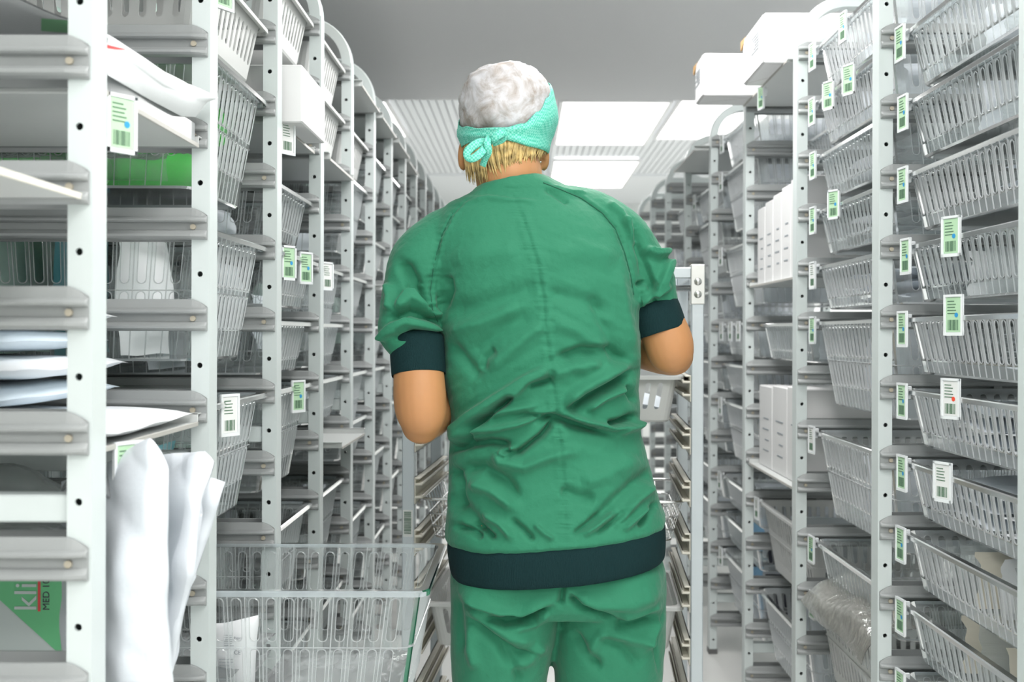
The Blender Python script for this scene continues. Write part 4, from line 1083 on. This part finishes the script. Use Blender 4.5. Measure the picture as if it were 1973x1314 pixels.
ST = [
 # big folds of the lower back
 ([(868,838),(905,800),(950,768),(1000,735),(1050,705)], 15, 9, 1), ([(885,862),(925,815),(965,785),(992,762)], 10, -9, -1), ([(985,770),(1010,735),(1060,712)], 10, 5, 0),
 ([(862,868),(900,856),(945,851),(985,857)], 9, -9, 0), ([(868,848),(915,832),(960,828),(1000,818),(1068,790)], 11, 7, -1), ([(985,858),(990,868),(975,876),(962,868)], 6, 6, 0), ([(965,872),(1000,868),(1040,838),(1068,806)], 9, -8, 1),
 ([(955,868),(965,890),(1010,900),(1060,880),(1120,868)], 14, 5, 0), ([(930,800),(980,790),(1040,780)], 9, 4, 0), ([(1005,800),(1065,800),(1100,812),(1180,832)], 11, -8, 1), ([(1085,796),(1130,815),(1180,828),(1210,822)], 9, 7, -1),
 ([(1092,790),(1130,765),(1175,740),(1222,712)], 12, -8, 1), ([(1085,780),(1125,748),(1170,722),(1228,690)], 14, 6, 0), ([(1130,790),(1165,765),(1210,745)], 8, 5, 0), ([(1170,818),(1200,812),(1226,800)], 8, -8, 0), ([(1190,834),(1225,822),(1236,812)], 8, 6, 0),
 ([(1205,745),(1215,755),(1226,775)], 9, -5, 0), ([(1070,690),(1120,672),(1180,672),(1225,705)], 20, -6, 1), ([(1060,722),(1110,705),(1160,700)], 16, 4, 0), ([(1010,740),(1050,735),(1066,728)], 9, -5, 0),
 ([(880,905),(930,900),(975,925),(1000,960)], 14, -5, 0), ([(905,930),(950,945),(1000,985)], 14, 5, 0), ([(870,950),(900,985),(930,1020)], 16, -4, 0), ([(868,900),(885,930),(880,985)], 12, -5, 0),
 ([(1150,1000),(1190,960),(1230,925),(1262,905)], 14, -4, 0), ([(1190,1005),(1225,965),(1262,935)], 10, 4, 0), ([(1120,930),(1170,915),(1230,880)], 20, 3, 0), ([(1080,940),(1110,955),(1150,962)], 14, -4, 0),
 # gathers above the hem
 ([(875,1012),(905,1022),(930,1036)], 8, -5, 0), ([(905,1008),(935,1020),(955,1038)], 7, -5, 0), ([(930,990),(965,1010),(990,1040)], 8, 4, 0), ([(985,1000),(1010,1020),(1030,1042)], 7, -4, 0), ([(1030,1010),(1050,1028),(1070,1040)], 6, 3, 0),
 ([(1105,1030),(1130,1010),(1160,985)], 6, -3.5, 0), ([(1125,1032),(1155,1010),(1185,985)], 6, 3.5, 0), ([(1150,1028),(1180,1005),(1210,980)], 6, -3.5, 0), ([(1200,1022),(1225,1000),(1250,975)], 7, 3.5, 0), ([(1232,1015),(1250,990),(1268,965)], 7, -4, 0),
 # upper back, drag lines from the centre seam and under the shoulder blades
 ([(860,600),(920,590),(980,570),(1045,545)], 22, -3, 0), ([(858,640),(930,622),(1000,590)], 16, 2.6, 0), ([(900,690),(960,640),(1030,600)], 18, -3, 0), ([(940,715),(1000,660),(1048,625)], 16, 3, 0), ([(930,715),(935,690),(955,672)], 10, -3, 0),
 ([(1055,560),(1110,575),(1180,600)], 16, -2.6, 0), ([(1060,620),(1120,640),(1175,690)], 16, 2.4, 0), ([(1140,555),(1160,620),(1200,690)], 14, -2.6, 0), ([(1190,520),(1205,600),(1222,680)], 14, 2.6, 0), ([(1060,500),(1120,480),(1190,500)], 26, 2, 0), ([(870,510),(930,490),(1000,480)], 26, 2, 0),
 ([(862,655),(900,700),(925,730)], 14, -3, 0), ([(848,600),(862,560),(858,530)], 12, -5, 0),
 # collar
 ([(905,388),(940,382),(985,388),(1035,388)], 6, 1.8, 0), ([(1048,362),(1075,378),(1095,392)], 6, -2, 0), ([(1060,358),(1100,372),(1130,372)], 5, 2, 0),
 # left sleeve
 ([(772,505),(795,540),(800,565)], 14, -9, 0), ([(800,540),(815,575),(840,605)], 9, -9, 0), ([(780,575),(800,560),(812,545)], 9, 7, 0), ([(765,600),(790,570),(825,590),(845,620)], 12, 8, 0), ([(752,615),(790,600),(830,612),(846,622)], 8, -10, 0), ([(745,640),(780,620),(820,628),(846,640)], 10, 7, 0),
 ([(760,655),(800,640),(846,648)], 7, -8, 0), ([(748,600),(752,575),(748,545)], 10, 4, 0), ([(735,655),(750,640),(765,632)], 9, 6, 0),
 # right sleeve
 ([(1222,440),(1238,500),(1240,540)], 10, -7, 0), ([(1242,480),(1262,488),(1285,490)], 8, 8, 0), ([(1242,500),(1258,545),(1262,580)], 10, -9, 1), ([(1288,500),(1275,540),(1255,575)], 8, 9, 0), ([(1225,548),(1250,545),(1260,556)], 7, -7, 0), ([(1228,585),(1250,572),(1290,548)], 9, 6, 0), ([(1200,420),(1215,450),(1232,470)], 8, 4, 0), ([(1170,390),(1195,410),(1210,440)], 8, 3, 0),
]
seamc = [(985,372),(1008,425),(1032,500),(1046,570),(1050,640),(1060,700),(1070,780),(1080,860),(1088,940),(1090,1036)]
ST.append((seamc, 4, -.35, 0)); ST.append(([(p[0]+9, p[1]) for p in seamc], 7, .5, 0)); ST.append(([(p[0]-9, p[1]) for p in seamc], 7, .4, 0))
seaml = [(905,380),(872,410),(850,455),(836,510),(829,560),(834,600),(846,625)]; seamr = [(1046,352),(1080,365),(1120,382),(1160,410),(1185,440),(1203,485),(1215,530),(1222,575)]
for q in (seaml, seamr): ST.append((q, 3.5, -.9, 0)); ST.append(([(p[0]+7, p[1]) for p in q], 5, .6, 0))
h = np.clip(3.2*strokes(v, n, TD, ST), -.022, .020)
pxx = 1011+v[:,0]*FPX/v[:,1]; slv = (pxx < 850) | (pxx > 1226); h = np.where(slv, np.clip(h, -.016, .016), h); pyy = 644-(v[:,2]-HC)*FPX/v[:,1]
# puckers along the seams
def near(q, w):
    best = np.full(len(v), 1e9)
    for (ax, ay), (bx, by) in zip(q, q[1:]):
        dx, dy = bx-ax, by-ay; t = np.clip(((pxx-ax)*dx+(pyy-ay)*dy)/(dx*dx+dy*dy), 0, 1); best = np.minimum(best, np.hypot(ax+t*dx-pxx, ay+t*dy-pyy))
    return np.exp(-(best/w)**2)
back = sm(.05, .4, -n[:,1])
h += back*near(seamc, 15)*(.0009*np.sin(pyy*.62+.02*pxx*np.sin(pyy*.1))+.0008*np.sin(pyy*.27))
h += back*near(seaml, 9)*.0008*np.sin(pyy*.55) + back*near(seamr, 6)*.0004*np.sin(pyy*.6)
xcs = (np.interp(pyy, [p[1] for p in seamc], [p[0] for p in seamc])-1011)*1.85/FPX
dxs = np.abs(v[:,0]-xcs); q = np.stack([.22*v[:,0], .25*v[:,1], v[:,2]+.55*dxs], 1)
h += .0022*noise_np(v*np.array([1,1,1.4]), 3, 50)+back*(.0052*noise_np(q, 5, 110)+.0042*noise_np(q*np.array([1.5,1,1]), 6, 210))*sm(380, 520, pyy)*(.55+.45*noise_np(v, 21, 30))+.0007*noise_np(v, 8, 300)
h += (1-back)*.004*noise_np(v*np.array([.6,.6,1.6]), 9, 60)
setv(smk, v+n*h[:,None]); smooth_on(smk)
# thin dark thread of the right shoulder seam
link('smock', smk, person)
smock = [o for o in person.children if o.name.startswith('smock')][0]
def surf_line(pl, off, r, m, name, parent, dd=1.80):
    """tube laid on the smock's back along a line"""
    from mathutils.bvhtree import BVHTree
    dg = bpy.context.evaluated_depsgraph_get(); bv = BVHTree.FromPolygons([tuple(p) for p in (v+n*h[:,None])], [tuple(p.vertices) for p in smk.polygons])
    out = []
    for i in range(len(pl)-1):
        for k in range(6):
            t = k/6; x = pl[i][0]*(1-t)+pl[i+1][0]*t; y = pl[i][1]*(1-t)+pl[i+1][1]*t
            d = (at(x, y, 1.0)-Vector((0,0,HC))).normalized(); hit = bv.ray_cast(Vector((0,0,HC)), d)
            if hit[0] is not None: out.append(hit[0]+hit[1]*off)
    mbx = MB(); mbx.tube(out, r, 6); return obj(name, mbx, m, parent, True)
surf_line(seamr, .0002, .0010, M['seamline'], 'shoulder_seam', smock)
surf_line(seaml[1:], .0000, .0007, M['seamline'], 'shoulder_seam', smock)
# hem band and cuffs
def ribbed(rings, name, parent, m=M['rib'], seed=1, amp=.0010):
    hm = MB(); hm.loft(rings, 0, False)
    me = evalmesh(hm, [('SUBSURF', dict(levels=2, render_levels=2))], name, [m]); vv, nn = mesh_np(me)
    setv(me, vv+nn*(.0011*noise_np(vv*np.array([1,1,.35]), seed, 40)+amp*noise_np(vv*np.array([1,1,.1]), seed+4, 190))[:,None]); smooth_on(me)
    return link(name, me, parent)
hr = []
for y, xl, xr, b_ in ((1024,880,1266,.118),(1028,868,1278,.132),(1040,862,1281,.1385),(1060,863,1283,.1405),(1080,866,1283,.1415),(1098,869,1282,.1405),(1104,874,1278,.134),(1094,880,1270,.126)):
    hr.append(section(y-20, xl, xr, b_, tilt=HTILT*1.15, ty=.115))
ribbed(hr, 'hem_band', smock)
def cuff(p0, p1, r0, r1, name):
    a, b_ = at(*p0), at(*p1); ax = (b_-a).normalized(); u = ax.cross(Vector((0,1,0))).normalized(); w = u.cross(ax); rr = []
    for t, k in ((-.04,.9),(0,1.0),(.12,1.03),(.5,1.035),(.9,1.03),(1,1.02),(1.0,.97),(.9,.95)):
        c = a.lerp(b_, t); r = (r0+(r1-r0)*t)*k
        rr.append([tuple(c+(u*math.cos(2*PI*j/28)+w*math.sin(2*PI*j/28))*r) for j in range(28)])
    return ribbed(rr, name, smock, seed=len(name)+int(p0[0]))
cuff((803,650,1.905), (807,724,1.89), .0465, .0458, 'cuff')
cuff((1258,586,1.946), (1275,641,1.942), .0430, .0455, 'cuff')
# ---- trousers
mb = MB()
TR_ = [(1050,874,1272,.112),(1075,872,1276,.120),(1100,869,1283,.126),(1125,869,1284,.128),(1150,869,1284,.122),(1170,869,1284,.108)]
mb.loft([section(y, a, b_, c, 1.957) for y, a, b_, c in TR_], 0, True)
mb.ellipsoid(at(972, 1125, 1.920), (.085, .086, .062), 28, 18); mb.ellipsoid(at(1180, 1119, 1.920), (.088, .086, .062), 28, 18)
def tleg(pts_, n=36):
    rr = []
    for xl, xr, z, d, b_ in pts_:
        c = ((xl+xr)/2-1011)*d/FPX; a = (xr-xl)/2*d/FPX
        rr.append([(c+a*math.copysign(abs(math.cos(2*PI*k/n))**.9, math.cos(2*PI*k/n)), d+b_*math.copysign(abs(math.sin(2*PI*k/n))**.9, math.sin(2*PI*k/n)), z) for k in range(n)])
    mb.loft(rr, 0, True)
zpx = lambda py, d=1.955: HC+(644-py)*d/FPX
tleg([(870,1082,zpx(1120),1.950,.112),(869,1080,zpx(1180),1.950,.110),(870,1066,zpx(1250),1.950,.104),(873,1054,zpx(1314),1.952,.098),(880,1045,.46,1.965,.088),(884,1040,.34,1.965,.082),(888,1036,.16,1.965,.078),(890,1034,.05,1.968,.078)])
tleg([(1080,1284,zpx(1120),1.965,.112),(1072,1284,zpx(1180),1.970,.110),(1066,1281,zpx(1250),1.970,.104),(1070,1277,zpx(1314),1.970,.098),(1078,1268,.46,1.965,.088),(1084,1262,.34,1.965,.082),(1090,1258,.16,1.965,.078),(1094,1256,.05,1.968,.078)])
chain(mb, [(1080,1130,2.0,.045),(1078,1190,2.01,.034),(1070,1240,2.015,.016),(1066,1255,2.015,.006)])
trs = evalmesh(mb, [('REMESH', dict(mode='VOXEL', voxel_size=.0045)), ('SMOOTH', dict(factor=.5, iterations=6)), ('SUBSURF', dict(levels=1, render_levels=1))], 'trousers', [M['smock']])
tv, tn = mesh_np(trs)
TT = [([(890,1146),(920,1165),(965,1180),(1010,1180),(1065,1160)], 14, 7, -1), ([(930,1190),(965,1198),(1010,1192),(1062,1172)], 9, -9, 0), ([(965,1205),(1000,1198),(1040,1192)], 8, -7, 0), ([(985,1215),(1030,1200),(1060,1180)], 10, 4, 0),
      ([(1098,1144),(1120,1165),(1160,1180),(1192,1196)], 10, -9, 1), ([(1110,1150),(1150,1165),(1220,1162),(1275,1140)], 16, 6, 0), ([(1085,1132),(1084,1150),(1082,1165)], 7, -6, 0), ([(1185,1205),(1225,1200),(1270,1185)], 11, -6, 0), ([(1195,1188),(1230,1180),(1275,1165)], 12, 5, 0),
      ([(905,1190),(950,1225),(1000,1255),(1040,1262)], 13, -6, 1), ([(900,1170),(940,1195),(985,1228),(1030,1240)], 13, 5, 0), ([(910,1200),(908,1250),(920,1290)], 12, 4, 0), ([(985,1290),(1020,1270),(1052,1240)], 12, 5, 0), ([(1130,1270),(1150,1240),(1170,1215)], 14, 4, 0),
      ([(1100,1215),(1130,1255),(1160,1290)], 12, -6, 0), ([(1150,1230),(1200,1245),(1240,1285)], 14, -5, 0), ([(1170,1220),(1220,1232),(1262,1240)], 12, 4, 0), ([(1285,1095),(1283,1180),(1262,1235),(1272,1300)], 4, -2.5, 0), ([(1245,1250),(1262,1220),(1275,1195)], 9, 4, 0), ([(1082,1115),(1088,1135)], 5, -5, 0),
      ([(880,1150),(885,1200),(892,1260)], 12, -4, 0), ([(960,1240),(995,1285),(1005,1320)], 12, -5, 0)]
th_ = np.clip(2.3*strokes(tv, tn, 1.96, TT), -.02, .018)+.0022*noise_np(tv*np.array([1,1,1.3]), 13, 50)+.0010*noise_np(tv, 15, 120)
low = sm(.55, .2, tv[:,2]); th_ += low*.004*noise_np(tv*np.array([.5,.5,1.4]), 17, 55)
setv(trs, tv+tn*th_[:,None]); smooth_on(trs); link('trousers', trs, person)
# ---- clogs
for gx in (LGX, RGX):
    s = MB(); rr = []
    for yy, hw, z0, z1 in ((1.900, .012, .020, .055), (1.905, .030, .006, .080), (1.935, .036, .0, .085), (1.985, .038, .0, .080), (2.04, .044, .0, .074), (2.09, .048, .0, .062), (2.13, .042, .002, .048), (2.155, .026, .006, .034), (2.162, .010, .012, .026)):
        zc_, hh = (z0+z1)/2, (z1-z0)/2
        rr.append([(gx+hw*math.copysign(abs(math.cos(2*PI*k/20))**.7, math.cos(2*PI*k/20)), yy, zc_+hh*math.copysign(abs(math.sin(2*PI*k/20))**.7, math.sin(2*PI*k/20))) for k in range(20)])
    s.loft(rr, 0, True); obj('clog', s, M['shoe'], person, True)
# ---- hair at the nape
mb = MB(); rng = random.Random(5)
def hp(th, z, k=1.0): return Vector((hc.x+.073*k*math.sin(th), hc.y-.092*k*math.cos(th), z))
zt = at(0, 272, 1.92).z
for i in range(330):
    u = rng.random(); th = -1.40+2.80*u
    zb_ = 1.17+(644-(304+42*(1-abs(u-.26)*1.7)+rng.uniform(-30, 22)))*1.93/FPX
    if u > .55: zb_ += .020*(u-.55)/.45
    k0 = 1.00+rng.uniform(0, .05); sw = rng.uniform(-.10, .10)+(.10 if u < .5 else -.05)
    p = []
    for j in range(6):
        t = j/5; zz = zt+(zb_-zt)*t
        drop = (hc.z-zz)/.088; kk = k0*(1-.05*max(0, drop-.55)-.03*t*t)
        if t > .85: kk += .012*rng.random()
        q = hp(th+sw*t*t, zz, kk); p.append(q)
    w0 = rng.uniform(.0016, .0030)
    mb.tube(p, [w0, w0, w0*.95, w0*.8, w0*.5, .0003], 5, 0, True)
obj('hair', mb, M['hair'], person, True)
# ---- cap: white crown, checked band, bow
cc = at(974, 213, 1.985); CRX, CRY, CRZ = .0850, .108, .0815
def capP(th, z, k=1.0):
    t = np.clip((z-cc.z)/CRZ, -1, 1); s = max(0, 1-abs(t)**2.35)**(1/2.35)
    return Vector((cc.x+CRX*k*s*math.sin(th), cc.y-CRY*k*s*math.cos(th), z))
def ztop(th):        # edge between crown and band, around the head (th=0 back, + right)
    T = [(-180, 168), (-120, 205), (-85, 240), (-60, 252), (-30, 262), (0, 263), (22, 254), (42, 228), (58, 196), (75, 165), (100, 150), (140, 155), (180, 168)]
    d = math.degrees(th)
    for (a, ya), (b_, yb) in zip(T, T[1:]):
        if a <= d <= b_:
            t = (d-a)/(b_-a); t = t*t*(3-2*t); y = ya+(yb-ya)*t; break
    return 1.17+(644-y)*1.95/FPX
def zbot(th):
    T = [(-180, 232), (-120, 262), (-85, 281), (-40, 280), (0, 282), (30, 292), (80, 293), (120, 268), (180, 232)]
    d = math.degrees(th)
    for (a, ya), (b_, yb) in zip(T, T[1:]):
        if a <= d <= b_: y = ya+(yb-ya)*(d-a)/(b_-a); break
    return 1.17+(644-y)*1.95/FPX
def crownP(u, vv):
    th = -PI+2*PI*u; z0 = ztop(th)-.006; z1 = cc.z+CRZ
    ph = 1-(1-vv)**1.8; z = z0+(z1-z0)*ph
    p = capP(th, z, 1.0)
    dx = p-Vector((cc.x, cc.y, cc.z)); dn = dx.normalized()
    w = .0022*noise1(38*p.x+20*p.z, 1)+.0018*noise1(55*p.z-30*p.x, 2)+.0010*noise1(120*p.x+90*p.z+60*p.y, 3)
    g = .0012*math.sin(60*th)*max(0, 1-vv*4)          # gathers at the elastic
    return p+dn*((w+g)*min(1, (1-vv)*8))
mb = MB(); mb.grid(crownP, 120, 40, closed_u=True)
cm = bpy.data.materials.new('nonwoven_cap'); cm.use_nodes = True; nt = cm.node_tree; bs = nt.nodes['Principled BSDF']; bs.inputs['Roughness'].default_value = .7
tc = nt.nodes.new('ShaderNodeTexCoord'); nz = nt.nodes.new('ShaderNodeTexNoise'); nz.inputs['Scale'].default_value = 26; nz.inputs['Detail'].default_value = 8; nz.inputs['Roughness'].default_value = .65; nz.inputs['Distortion'].default_value = .8
rp = nt.nodes.new('ShaderNodeValToRGB'); rp.color_ramp.elements[0].position = .36; rp.color_ramp.elements[0].color = (.33, .285, .25, 1); rp.color_ramp.elements[1].position = .60; rp.color_ramp.elements[1].color = (.60, .595, .615, 1)
nt.links.new(tc.outputs['Object'], nz.inputs[0]); nt.links.new(nz.outputs['Fac'], rp.inputs[0]); nt.links.new(rp.outputs[0], bs.inputs['Base Color'])
bp = nt.nodes.new('ShaderNodeBump'); bp.inputs['Strength'].default_value = .5; bp.inputs['Distance'].default_value = .003; nt.links.new(nz.outputs['Fac'], bp.inputs['Height']); nt.links.new(bp.outputs[0], bs.inputs['Normal'])
cap = obj('cap', mb, cm, person, True)
def bandP(u, vv):
    th = -PI+2*PI*u; z0, z1 = zbot(th), ztop(th)+.003; z = z0+(z1-z0)*vv
    if z < cc.z: # below the widest line the band hugs the head
        base = capP(th, max(z, cc.z-CRZ*.30), 1.0); f = 1.0-.10*max(0, (cc.z-CRZ*.30-z)/.05)
        p = Vector((cc.x+(base.x-cc.x)*f, cc.y+(base.y-cc.y)*f, z))
    else: p = capP(th, z, 1.0)
    dx = Vector((p.x-cc.x, p.y-cc.y, 0)).normalized()
    fold = .0022*math.sin(vv*9+2.5*th)*(1 if th > .2 else .5)+.0010*noise1(30*th+8*vv, 6)
    return p+dx*(.0042+fold+.003*math.sin(PI*vv))
ck = M['capgreen'].node_tree
tc = ck.nodes.new('ShaderNodeTexCoord'); wv = ck.nodes.new('ShaderNodeTexChecker'); wv.inputs['Scale'].default_value = 300; wv.inputs[1].default_value = (.07, .50, .36, 1); wv.inputs[2].default_value = (.22, .66, .54, 1)
ck.links.new(tc.outputs['Object'], wv.inputs[0]); ck.links.new(wv.outputs[0], ck.nodes['Principled BSDF'].inputs['Base Color'])
mb = MB(); mb.grid(bandP, 110, 12, closed_u=True)
me = evalmesh(mb, [('SOLIDIFY', dict(thickness=.0015, offset=-1))], 'cap_band', [M['capgreen']]); smooth_on(me); band = link('cap_band', me, cap)
def ribbon(name, cpts, widths, m, parent, thick=.0022):
    P = [at(*p) for p in cpts]; Q, Wd = [], []
    for i in range(len(P)-1):
        for k in range(6):
            t = k/6; g = lambda j: P[min(max(j, 0), len(P)-1)]
            a, b_, c, d = g(i-1), g(i), g(i+1), g(i+2)
            Q.append(.5*((2*b_)+(c-a)*t+(2*a-5*b_+4*c-d)*t*t+(3*b_-a-3*c+d)*t**3)); Wd.append(widths[i]*(1-t)+widths[i+1]*t)
    Q.append(P[-1]); Wd.append(widths[-1]); rr = []
    for i, q in enumerate(Q):
        t = (Q[min(i+1, len(Q)-1)]-Q[max(i-1, 0)]).normalized(); nn_ = Vector((0, -1, 0)); nn_ = (nn_-t*nn_.dot(t)); nn_ = nn_.normalized() if nn_.length > .05 else Vector((1,0,0)); s_ = t.cross(nn_)
        w = Wd[i]; rr.append([tuple(q+s_*w*math.cos(2*PI*k/12)+nn_*(thick*math.sin(2*PI*k/12)+.0012*math.sin(3*PI*math.cos(2*PI*k/12))*.0)) for k in range(12)])
    x = MB(); x.loft(rr, 0, True); return obj(name, x, m, parent, True)
ribbon('bow', [(938,274,1.862),(920,276,1.850),(902,290,1.845),(899,301,1.842),(908,306,1.838),(922,298,1.840),(934,284,1.852)], [.007,.0075,.0075,.006,.0065,.0075,.006], M['capgreen'], cap, .003)
ribbon('bow', [(940,274,1.862),(950,266,1.848),(962,258,1.846),(971,259,1.852),(966,268,1.858),(948,276,1.862)], [.007,.008,.008,.006,.007,.006], M['capgreen'], cap, .003)
ribbon('bow', [(942,262,1.856),(938,276,1.845),(941,292,1.848),(934,306,1.858),(929,320,1.866)], [.0050,.0062,.0055,.0055,.0055], M['capgreen'], cap, .0016)
e = MB(); e.ellipsoid(at(1040, 312, 1.955), (.0022, .0022, .0022), 10, 8); obj('earring', e, M['chrome'], person, True)
